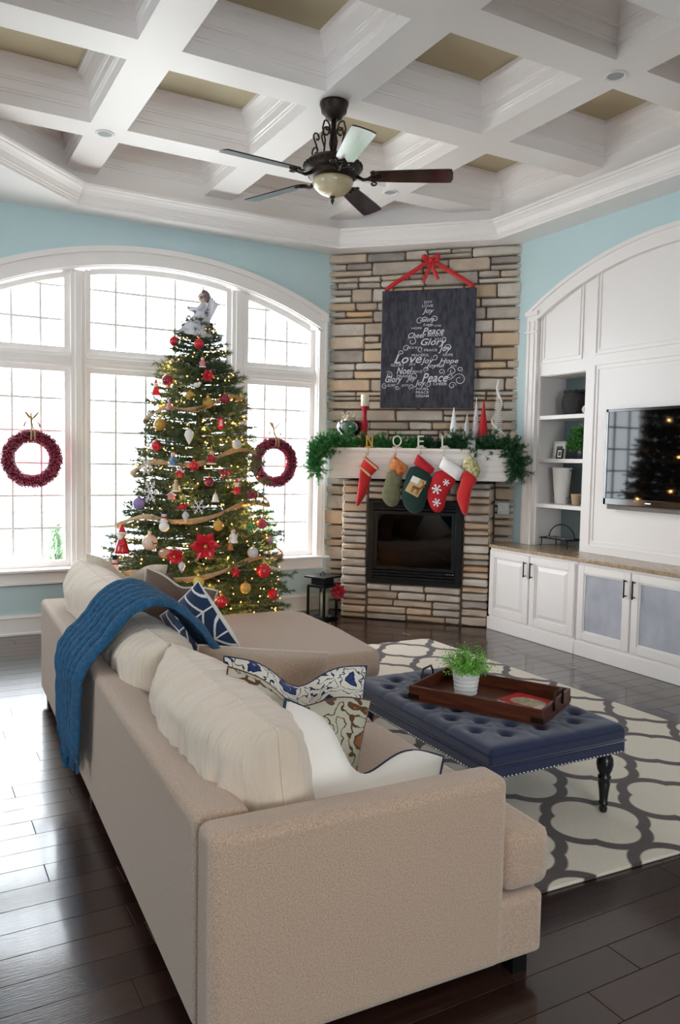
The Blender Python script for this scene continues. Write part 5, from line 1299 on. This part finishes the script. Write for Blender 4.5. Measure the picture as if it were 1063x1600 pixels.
pillow('back_cushion', 'large rumpled beige back cushion at the near end of the sofa', 'cushion', place(0.238, 0.615, 0.575, 0.0, 0.14, 0.0), 1.0, 0.42, 0.30, M_back, .04, 0, .020, 3.2, None, None, grp, 48, 1)
pillow('back_cushion', 'beige back cushion in the middle of the sofa, half under the blue throw', 'cushion', place(0.238, 1.61, 0.565, 0.0, 0.17, -0.02), 0.98, 0.41, 0.29, M_back, .04, 0, .018, 3.2, None, None, grp, 48, 2)
pillow('back_cushion', 'beige back cushion at the far end of the sofa by the window', 'cushion', place(0.25, 2.68, 0.605, 0.03, 0.16, 0.03), 1.0, 0.46, 0.29, M_back, .04, 0, .018, 3.2, None, None, grp, 48, 3)
# --- patterned pillow materials
def node_mat(name, rough=.9):
    m = bpy.data.materials.new(name); m.use_nodes = True; nt = m.node_tree; b = nt.nodes['Principled BSDF']; b.inputs['Roughness'].default_value = rough; b.inputs['Sheen Weight'].default_value = .2; b.inputs['Specular IOR Level'].default_value = .2
    uv = nt.nodes.new('ShaderNodeUVMap'); return m, nt, b, uv.outputs[0]
def floral_mat(name, ground, c1, c2, c3, scale, seed):
    """big blossoms: distorted voronoi rosettes with outlines and curling stems"""
    m, nt, b, uv = node_mat(name); N, L = nt.nodes, nt.links
    mp = N.new('ShaderNodeMapping'); mp.inputs['Location'].default_value = (seed, seed*.7, 0); L.new(uv, mp.inputs[0])
    nz = N.new('ShaderNodeTexNoise'); nz.inputs['Scale'].default_value = scale*1.6; L.new(mp.outputs[0], nz.inputs['Vector'])
    mv = N.new('ShaderNodeMix'); mv.data_type = 'VECTOR'; mv.inputs[0].default_value = .12; L.new(mp.outputs[0], mv.inputs[4]); L.new(nz.outputs['Color'], mv.inputs[5])
    vo = N.new('ShaderNodeTexVoronoi'); vo.inputs['Scale'].default_value = scale; vo.inputs['Randomness'].default_value = .7; L.new(mv.outputs[1], vo.inputs['Vector'])
    v2 = N.new('ShaderNodeTexVoronoi'); v2.inputs['Scale'].default_value = scale*3.4; L.new(mv.outputs[1], v2.inputs['Vector'])
    wv = N.new('ShaderNodeMath'); wv.operation = 'SINE'; mu = N.new('ShaderNodeMath'); mu.operation = 'MULTIPLY'; mu.inputs[1].default_value = 34
    ad = N.new('ShaderNodeMath'); ad.operation = 'MULTIPLY_ADD'; L.new(v2.outputs['Distance'], ad.inputs[0]); ad.inputs[1].default_value = .22; L.new(vo.outputs['Distance'], ad.inputs[2]); L.new(ad.outputs[0], mu.inputs[0]); L.new(mu.outputs[0], wv.inputs[0])
    r1 = N.new('ShaderNodeValToRGB'); e = r1.color_ramp.elements; e[0].position = 0; e[0].color = lin(c2); e[1].position = 1.0; e[1].color = lin(ground); r1.color_ramp.interpolation = 'CONSTANT'
    for p, c in ((.12, c1), (.20, ground), (.24, c1), (.36, c3), (.42, ground), (.60, ground)): x = e.new(p); x.color = lin(c)
    L.new(ad.outputs[0], r1.inputs[0])
    r2 = N.new('ShaderNodeMath'); r2.operation = 'GREATER_THAN'; r2.inputs[1].default_value = .82; L.new(wv.outputs[0], r2.inputs[0])
    mx = N.new('ShaderNodeMix'); mx.data_type = 'RGBA'; L.new(r2.outputs[0], mx.inputs[0]); L.new(r1.outputs[0], mx.inputs[6]); mx.inputs[7].default_value = lin(c3); L.new(mx.outputs[2], b.inputs['Base Color'])
    return m
M_navyfloral = floral_mat('navy_floral_print', '#e3dccf', '#2b3a72', '#3f4d82', '#1f2a52', 5.5, 1.3)
M_brownfloral = floral_mat('brown_floral_print', '#b7b2a0', '#8a5a2e', '#d9b48a', '#5b3a1e', 3.6, 2.2)
def chevron_mat():
    m, nt, b, uv = node_mat('navy_chevron'); N, L = nt.nodes, nt.links
    sp = N.new('ShaderNodeSeparateXYZ'); L.new(uv, sp.inputs[0])
    def ma(op, a, b_=None):
        n = N.new('ShaderNodeMath'); n.operation = op
        for i, v in enumerate((a, b_)):
            if v is None: continue
            if isinstance(v, (int, float)): n.inputs[i].default_value = v
            else: L.new(v, n.inputs[i])
        return n.outputs[0]
    col = ma('PINGPONG', ma('MULTIPLY', sp.outputs[0], 3.0), 1.0)
    k = ma('FRACT', ma('MULTIPLY', ma('ADD', sp.outputs[1], ma('MULTIPLY', col, .22)), 6.0))
    line = ma('LESS_THAN', ma('ABSOLUTE', ma('SUBTRACT', k, .5)), .09)
    vert = ma('LESS_THAN', ma('ABSOLUTE', ma('SUBTRACT', ma('FRACT', ma('MULTIPLY', sp.outputs[0], 3.0)), .5)), 0.47)
    edge_ = ma('SUBTRACT', 1.0, vert); f = ma('MAXIMUM', line, edge_)
    mx = N.new('ShaderNodeMix'); mx.data_type = 'RGBA'; L.new(f, mx.inputs[0]); mx.inputs[6].default_value = lin('#2a3a58'); mx.inputs[7].default_value = lin('#e6e3df'); L.new(mx.outputs[2], b.inputs['Base Color']); return m
M_chev = chevron_mat()
M_navy = mat('navy_piping', '#2b3550', .8); M_ivory = mat('ivory_cotton', '#efe9e2', .9, bump=.15, bscale=200, sheen=.2)
M_brown = mat('brown_velvet', '#6a5348', .8, sheen=.6, var='#5d473d', vscale=10)
def stripe_mat(name, c0, c1, f):
    m, nt, b, uv = node_mat(name); N, L = nt.nodes, nt.links; w_ = N.new('ShaderNodeTexWave'); w_.inputs['Scale'].default_value = f; w_.inputs['Distortion'].default_value = 2.5; L.new(uv, w_.inputs['Vector'])
    r = N.new('ShaderNodeValToRGB'); r.color_ramp.elements[0].color = lin(c0); r.color_ramp.elements[1].color = lin(c1); r.color_ramp.elements[0].position = .55; r.color_ramp.elements[1].position = .6; L.new(w_.outputs['Fac'], r.inputs[0]); L.new(r.outputs[0], b.inputs['Base Color']); return m
M_navyfront = stripe_mat('navy_wave_print', '#2a3552', '#dfe3e6', 2.2)
# face looking along the sofa (towards the far end) = yaw 90deg
H2 = PI/2
pillow('throw_pillow', 'ivory pillow with navy piping leaning on the near sofa arm', 'pillow', place(0.535, 0.31, 0.510, H2, -0.70, 0.50), 0.53, 0.37, 0.18, M_navyfront, .05, .14, .006, 2.2, M_navy, M_ivory, None, 34, 4)
pillow('throw_pillow', 'grey pillow with brown and gold flowers behind the ivory pillow', 'pillow', place(0.46, 0.61, 0.545, H2, -0.28, 0.32), 0.52, 0.38, 0.16, M_brownfloral, .05, .06, .006, 2.2, None, None, None, 34, 5)
pillow('throw_pillow', 'cream pillow with navy blue flowers behind the brown floral pillow', 'pillow', place(0.60, 0.90, 0.512, H2, -0.22, 0.16), 0.57, 0.42, 0.16, M_navyfloral, .05, .08, .006, 2.2, None, None, None, 34, 6)
pillow('box_cushion', 'beige box cushion with piped edges lying at the chaise end of the seat', 'cushion', place(0.69, 1.45, 0.508, H2, -0.05, 0.15), 0.60, 0.26, 0.24, M_sofa, .02, 0, .004, 5, M_cush, None, None, 30, 7)
pillow('throw_pillow', 'navy pillow with white chevron lines standing on the chaise', 'pillow', place(0.62, 2.10, 0.575, 0.45, 0.25, 0.98), 0.42, 0.42, 0.15, M_ivory, .05, 0, .004, 2.2, None, M_chev, None, 34, 8)
pillow('throw_pillow', 'brown velvet pillow next to the navy chevron pillow', 'pillow', place(0.60, 2.50, 0.63, 0.95, 0.28, 0.30), 0.40, 0.38, 0.17, M_brown, .05, .04, .006, 2.2, M_cush, None, None, 30, 9)
pillow('throw_pillow', 'brown velvet pillow under the cream pillow at the far corner', 'pillow', place(0.50, 2.86, 0.60, 1.1, 0.45, -0.1), 0.44, 0.40, 0.16, M_brown, .05, .05, .006, 2.2, None, None, None, 30, 10)
pillow('throw_pillow', 'cream pillow at the far corner of the chaise', 'pillow', place(0.44, 3.04, 0.655, 1.2, 0.35, 0.15), 0.46, 0.42, 0.15, M_cush, .05, .10, .006, 2.2, None, None, None, 30, 11)
# --- blue knitted throw
M_throw = mat('peacock_blue_knit', '#11628e', .95, var='#0b4a70', vscale=60, bump=1.0, bscale=200, sheen=.15)
def throw():
    t = thing('throw_blanket', 'peacock blue knitted throw draped over the sofa back', 'blanket', tuple(SO), SA)
    # path: (s, z, centre along the sofa, half width)
    K = [(-0.03, 0.235, 1.78, .22), (-0.035, 0.30, 1.77, .26), (-0.035, 0.45, 1.76, .27), (-0.032, 0.57, 1.76, .28), (0.0, 0.635, 1.76, .28), (0.07, 0.70, 1.78, .29), (0.15, 0.80, 1.78, .30), (0.23, 0.845, 1.75, .30), (0.31, 0.825, 1.72, .28), (0.40, 0.74, 1.66, .23), (0.47, 0.63, 1.58, .17), (0.52, 0.53, 1.52, .12), (0.56, 0.455, 1.48, .09)]
    P = catmull([(k[0], k[1], k[2]) for k in K], 110); Wd = [np.interp(i/110*(len(K)-1), range(len(K)), [k[3] for k in K]) for i in range(111)]
    def f(u, v):
        i = min(110, int(round(v*110))); p = P[i]; a = P[max(0, i-1)]; b = P[min(110, i+1)]; tn = Vector((b.x-a.x, b.y-a.y)).normalized(); nn = Vector((-tn.y, tn.x))
        rid = abs(math.sin(u*PI*7)); h = 0.012+0.028*rid+0.006*noise.noise(Vector((u*14, v*30, 0)))
        x = p.x+nn.x*h; z = p.y+nn.y*h; q = p.z+(2*u-1)*Wd[i]+0.01*math.sin(v*17+u*3)
        if v < .06: z += 0.05*math.sin(u*9)*(1-v/.06)
        return (x, q, z)
    MB().grid(f, 84, 110).build('cloth', M_throw, t, solid=0.008, smooth=True, fixn=False)
    fr = MB(); g = random.Random(2)
    for k in range(90):
        u = k/89; p = Vector(f(u, 0)); fr.tube([p, p+Vector((-.003, g.uniform(-.01, .01), -.03)), p+Vector((-.002, g.uniform(-.015, .015), -.055))], .004, 4)
    fr.build('fringe', M_throw, t, kind='stuff', fixn=False)
throw()

# ================================================================== OTTOMAN
M_navyv = mat('navy_linen', '#272d4c', .85, var='#232947', vscale=200, bump=.25, bscale=350, sheen=.4, spec=.25)
M_nail = mat('silver_nailhead', '#c9c6c2', .25, .9)
def ottoman():
    ang = 0.0; ox, oy = 2.235, 2.72; t = thing('tufted_ottoman', 'navy tufted ottoman bench with nailhead trim on turned black legs', 'ottoman', (ox, oy, 0.0125), -0.02)
    W_, L_ = 0.70, 1.06; x0, x1, y0, y1 = -W_/2, W_/2, -L_/2, L_/2
    MB().box(x0, x1, y0, y1, 0.262, 0.312).build('box', M_navyv, t, bevel=.010, seg=3)
    nx, ny = 4, 6
    B = []
    for j in range(2*ny+1):
        for i in range(nx+1):
            if j % 2 == 0: px = (i+.5)/(nx) if i < nx else None
            else: px = i/nx if 0 < i < nx else None
            if px is None or not (0.03 < px < .97): continue
            py = (j+.5)/(2*ny+1)
            if .04 < py < .96: B.append((x0+px*W_, y0+py*L_))
    NX, NY = 70, 106; Ba = np.array(B)
    def top(u, v):
        x, y = x0+u*W_, y0+v*L_; d = np.hypot(Ba[:, 0]-x, Ba[:, 1]-y); o = np.argsort(d)[:2]
        e = min(u*W_, (1-u)*W_, v*L_, (1-v)*L_); r = .042; zz = 0.385-(0 if e > r else r*.62*(1-math.sqrt(max(0, 1-(1-e/r)**2))))
        dep = .030*math.exp(-(d[o[0]]/.030)**2)+.010*math.exp(-((d[o[1]]-d[o[0]])/.020)**2)*math.exp(-(d[o[0]]/.10)**2)
        return (x, y, zz-dep)
    MB().grid(top, NX, NY).build('tufted_top', M_navyv, t, smooth=True, fixn=False)
    m = MB(); R = []
    for i in range(4):
        pass
    m.box(x0, x1, y0, y1, 0.313, 0.360); m.build('cushion_side', M_navyv, t, bevel=.012, seg=3)
    MB().tube([(x0-.001, y0-.001, .313), (x1+.001, y0-.001, .313), (x1+.001, y1+.001, .313), (x0-.001, y1+.001, .313)], .0032, 6, closed=True).build('welt', M_navyv, t, smooth=True)
    pm = None
    for bx, by in B:
        if pm is None:
            o = MB().ball((0, 0, 0), .011, 10, 6, (1, 1, .5)).build('button', M_navyv, t, smooth=True); pm = o
        else:
            o = pm.copy(); COL.objects.link(o)
        o.location = (bx, by, 0.361)
    nm = MB()
    def nails(a, b):
        A, Bv = Vector(a), Vector(b); n = int((Bv-A).length/.0185)
        for k in range(n+1): nm.ball(A.lerp(Bv, k/n), .0055, 6, 4)
    for a, b in (((x0+.008, y0-.001, .270), (x1-.008, y0-.001, .270)), ((x0-.001, y0+.008, .270), (x0-.001, y1-.008, .270)), ((x1+.001, y0+.008, .270), (x1+.001, y1-.008, .270)), ((x0+.008, y1+.001, .270), (x1-.008, y1+.001, .270))): nails(a, b)
    nm.build('nailheads', M_nail, t, smooth=True, kind='stuff')
    prof = [(0.012, 0), (0.016, 0.006), (0.017, 0.02), (0.013, 0.028), (0.021, 0.034), (0.021, 0.042), (0.016, 0.05), (0.020, 0.09), (0.025, 0.125), (0.021, 0.14), (0.027, 0.145), (0.027, 0.153), (0.020, 0.16), (0.030, 0.18), (0.035, 0.205), (0.033, 0.228), (0.024, 0.245), (0.030, 0.252), (0.030, 0.264)]
    for sx in (-1, 1):
        for sy in (-1, 1): MB().lathe(prof, 20, Matrix.Translation((sx*(W_/2-.055), sy*(L_/2-.055), 0))).build('leg', M_blackwood, t, smooth=True)
ottoman()
# --- tray, plant, magazine
TRO = (2.248, 2.656, 0.399); TRA = math.radians(-61.5)
t = thing('serving_tray', 'dark wood serving tray with iron handles on the navy ottoman', 'tray', TRO, TRA)
LX_, LY_ = 0.302, 0.19; h_ = .066
MB().box(-LX_, LX_, -LY_, LY_, 0, .012).build('bottom', M_wood, t)
for a in (-1, 1):
    MB().box(-LX_, LX_, *(sorted((a*LY_, a*(LY_-.013)))), .012, h_).build('long_side', M_wood, t, bevel=.002)
    MB().box(*(sorted((a*LX_, a*(LX_-.013)))), -LY_+.013, LY_-.013, .012, h_).build('short_side', M_wood, t, bevel=.002)
    MB().tube([(a*(LX_+.004), -.06, h_-.035), (a*(LX_+.004), -.058, h_+.012), (a*(LX_+.006), -.04, h_+.038), (a*(LX_+.006), .04, h_+.038), (a*(LX_+.004), .058, h_+.012), (a*(LX_+.004), .06, h_-.035)], .005, 8).build('handle', M_iron, t, smooth=True, label='black iron handle')
    for b in (-1, 1): MB().box(*(sorted((a*LX_+a*.002, a*(LX_-.05)))), *(sorted((b*LY_+b*.0015, b*(LY_-.004)))), .008, .03).build('corner_bracket', M_iron, t)
def TW(x, y, z): return tuple(Matrix.Translation(TRO) @ Matrix.Rotation(TRA, 4, 'Z') @ Vector((x, y, z)))
t = thing('potted_plant', 'small bright green bushy plant in a white pot on the serving tray', 'plant', TW(-0.12, 0.015, .013))
MB().grid(lambda u, v: ((.050+.014*v+.0012*math.sin(v*40))*math.cos(2*PI*u), (.050+.014*v+.0012*math.sin(v*40))*math.sin(2*PI*u), .118*v), 36, 24, closeu=True).build('pot', M_white, t, smooth=True)
MB().lathe([(.001, .102), (.06, .104)], 20, cap=False).build('soil', M_bark, t)
MB().lathe([(.001, 0.001), (.050, 0.001)], 20, cap=False).build('pot_base', M_white, t)
m = MB(); g = random.Random(6)
for k in range(240):
    a = g.uniform(0, 6.28); e = g.uniform(.15, 1.5); r = g.uniform(.07, .118); p0 = Vector((.03*math.cos(a), .03*math.sin(a), .10)); p1 = p0+Vector((math.cos(a)*math.cos(e)*r, math.sin(a)*math.cos(e)*r, math.sin(e)*r*1.05))
    for q in range(11):
        f = .15+.85*q/10; p = p0.lerp(p1, f); d = (p1-p0).normalized(); s_ = d.orthogonal().normalized(); s_.rotate(Matrix.Rotation(g.uniform(0, 6.28), 3, d)); tip = p+(d*.5+s_).normalized()*g.uniform(.014, .022); w_ = d.cross(s_).normalized()*.0024
        m.add([p, (p+tip)/2+w_, tip, (p+tip)/2-w_], [(0, 1, 2, 3)])
m.build('foliage', M_leaf2, t, kind='stuff', fixn=False)
t = thing('magazine', 'red magazine lying in the serving tray beside the potted plant', 'magazine', TW(0.17, 0.035, .0125), TRA+0.35, None, (0, 0, TRA-0.25))
MB().box(-.11, .11, -.083, .083, 0, .008).build('pages', M_white, t, bevel=.001)
MB().box(-.111, .111, -.084, .084, .008, .0095).build('cover', mat('red_cover', '#c3262c', .25, coat=.4), t)
MB().prism(smooth_poly([(-.085, -.06), (.05, -.065), (.08, -.03), (.075, .03), (.02, .045), (-.06, .035)], 2), .0095, .0102).build('cover_picture', mat('picture_greens', '#7d7a58', .3, var='#c9b79a', vscale=60), t)
MB().box(.06, .095, -.07, .0, .0095, .0103).build('cover_panel', mat('pale_cover_panel', '#d9c4bd', .4), t)
# ================================================================== CEILING FAN AND DOWNLIGHTS
FXc, FYc = 2.36, 4.42
t = thing('ceiling_fan', 'dark bronze five-blade ceiling fan with scrollwork and a cream glass bowl light', 'ceiling fan', (FXc, FYc, ZB-0.001))
Z = lambda z: z-ZB
MB().lathe([(0.088, Z(3.65)), (0.090, Z(3.635)), (0.082, Z(3.615)), (0.078, Z(3.590)), (0.055, Z(3.572)), (0.050, Z(3.555)), (0.030, Z(3.545)), (0.02, Z(3.545))], 28).build('canopy', M_bronze, t, smooth=True)
MB().tube([(0, 0, Z(3.56)), (0, 0, Z(3.30))], 0.016, 12).build('downrod', M_bronze, t, smooth=True)
MB().lathe([(0.03, Z(3.345)), (0.05, Z(3.335)), (0.10, Z(3.325)), (0.15, Z(3.305)), (0.178, Z(3.275)), (0.182, Z(3.25)), (0.165, Z(3.225)), (0.15, Z(3.215)), (0.155, Z(3.205)), (0.135, Z(3.19)), (0.125, Z(3.185))], 40).build('motor_housing', M_bronze, t, smooth=True)
mm = MB()
for k in range(30):
    a = 2*PI*k/30; mm.ball((0.176*math.cos(a), 0.176*math.sin(a), Z(3.262)), .013, 6, 5, (1, 1, 1.3))
mm.build('housing_beading', M_bronze, t, smooth=True, kind='stuff')
MB().lathe([(0.125, Z(3.188)), (0.128, Z(3.165)), (0.115, Z(3.135)), (0.085, Z(3.108)), (0.045, Z(3.09)), (0.004, Z(3.085))], 32).build('glass_bowl', mat('cream_alabaster_glass', '#d9cbaa', .35, var='#b9a67c', vscale=9, coat=.4), t, smooth=True)
MB().lathe([(0.012, Z(3.095)), (0.018, Z(3.08)), (0.008, Z(3.07)), (0.012, Z(3.06)), (0.004, Z(3.04)), (0.001, Z(3.035))], 12).build('finial', M_bronze, t, smooth=True)
def spiral(c, r0, r1, a0, a1, n=18): return [(c[0]+(r0+(r1-r0)*i/n)*math.cos(a0+(a1-a0)*i/n), c[1]+(r0+(r1-r0)*i/n)*math.sin(a0+(a1-a0)*i/n)) for i in range(n+1)]
for k in range(4):
    a = math.radians(20+90*k); d = Vector((math.cos(a), math.sin(a), 0))
    p1 = [(0.085, 3.335), (0.075, 3.40), (0.10, 3.47), (0.085, 3.515)]+spiral((0.062, 3.49), .034, .012, 1.2, 5.8)
    p2 = [(0.145, 3.32), (0.155, 3.35), (0.175, 3.38)]+spiral((0.15, 3.395), .030, .010, -0.3, 5.2)
    p3 = [(0.018, 3.36), (0.03, 3.41), (0.02, 3.46), (0.035, 3.49)]
    m = MB()
    for P in (p1, p2, p3): m.tube([(d.x*r, d.y*r, Z(z)) for r, z in P], .0055, 6)
    m.build('scroll', M_bronze, t, smooth=True)
M_blade = mat('espresso_blade', '#3a2522', .16, var='#2c1b19', vscale=4, stretch=(2, 20, 1), coat=.5, spec=.6)
BLA = 38.8
for k in range(5):
    a = math.radians(BLA+72*k); M = Matrix.Rotation(a, 4, 'Z') @ Matrix.Translation((0, 0, Z(3.205))) @ Matrix.Rotation(math.radians(-13), 4, 'X')
    out = smooth_poly([(0.235, -0.045), (0.30, -0.058), (0.70, -0.072), (0.74, -0.066), (0.745, 0.066), (0.70, 0.072), (0.30, 0.058), (0.235, 0.045)], 1)
    MB(M).prism(out, -0.004, 0.004).build('blade', M_blade, t, bevel=.0015)
    m = MB(M); m.tube([(0.15, 0, 0.0), (0.19, 0, -0.022), (0.235, 0, -0.016), (0.30, 0, -0.008)], [.012, .010, .010, .007], 8)
    for s_ in (-1, 1): m.tube([(0.205, 0, -.02)]+[(x, s_*y, -.014) for x, y in [(0.235, .02), (0.265, .045)]+spiral((0.25, .058), .022, .008, -.4, 4.4, 12)], .0055, 6)
    m.tube([(0.25, -.03, -.007), (0.30, 0, -.007), (0.25, .03, -.007)], .006, 6)
    m.build('blade_arm', M_bronze, t, smooth=True)
def downlight(x, y, lab):
    t = thing('recessed_light', lab, 'ceiling light', (x, y, ZB-0.0005), 0, 'recessed lights in the ceiling beams')
    MB().lathe([(0.062, 0), (0.064, -0.004), (0.058, -0.008), (0.050, -0.006), (0.046, 0.0)], 28, cap=False).build('trim_ring', M_white, t, smooth=True)
    MB().lathe([(0.046, -0.002), (0.040, -0.0005), (0.001, -0.0004)], 24, cap=False).build('lens', mat('grey_lens', '#9a9ca0', .3), t)
downlight(1.24, 5.645, 'recessed light on the left beam crossing above the window')
downlight(3.56, 3.29, 'recessed light on the beam crossing at the upper right')
downlight(3.53, 5.60, 'recessed light on the beam crossing behind the fan near the chimney')
# ================================================================== OUTSIDE THE WINDOWS
struct('terrace', MB().box(-14, 20, 6.92, 26, -0.25, -0.15), mat('pale_terrace', '#d9d6d0', .9))
M_pale = mat('pale_metal', '#85888c', .6)
t = thing('terrace_railing', 'pale metal railing along the terrace outside the window', 'railing', (2.0, 10.4, -0.15))
MB().box(-4, 4, -.02, .02, .86, .90).build('top_rail', M_pale, t); MB().box(-4, 4, -.015, .015, .10, .13).build('bottom_rail', M_pale, t)
pm = None
for k in range(61):
    if pm is None: pm = MB().box(-.008, .008, -.008, .008, .13, .86).build('baluster', M_pale, t); o = pm
    else: o = pm.copy(); COL.objects.link(o)
    o.location = (-4+8*k/60, 0, 0)
for k in range(5): MB().box(-4+2*k-.03, -4+2*k+.03, -.03, .03, 0, .95).build('post', M_pale, t)
t = thing('patio_table', 'pale patio table on the terrace outside the middle window', 'table', (1.95, 9.3, -0.15))
MB().lathe([(.55, .72), (.56, .74), (.55, .76)], 32).build('table_top', M_pale, t)
for k in range(4): a = PI/4+PI/2*k; MB().tube([(.25*math.cos(a), .25*math.sin(a), .72), (.4*math.cos(a), .4*math.sin(a), 0)], .02, 8).build('leg', M_pale, t)
def shrub(x, y, h, r, lab):
    t = thing('slim_shrub', lab, 'shrub', (x, y, -0.15)); MB().tube([(0, 0, 0), (0, 0, h*.7)], .03, 6).build('stem', M_bark, t); m = MB(); g = random.Random(int(x*10))
    for k in range(1500):
        f = g.random()**.8; a = g.uniform(0, 6.28); rr = r*(1-f*.7)*g.uniform(.4, 1); p = Vector((rr*math.cos(a), rr*math.sin(a), .1+f*h)); e = Vector((math.cos(a), math.sin(a), .8)).normalized(); s_ = e.orthogonal()*.02
        m.add([p-s_, p+s_, p+e*.10], [(0, 1, 2)])
    m.build('foliage', mat('shrub_green_%d' % int(x*10), '#c6d8bd', .8, island=.2), t, kind='stuff', fixn=False)
shrub(1.42, 9.0, .75, .16, 'slim green shrub on the terrace seen through the left window')
shrub(4.35, 10.0, .8, .2, 'pale green shrub on the terrace seen through the right window')
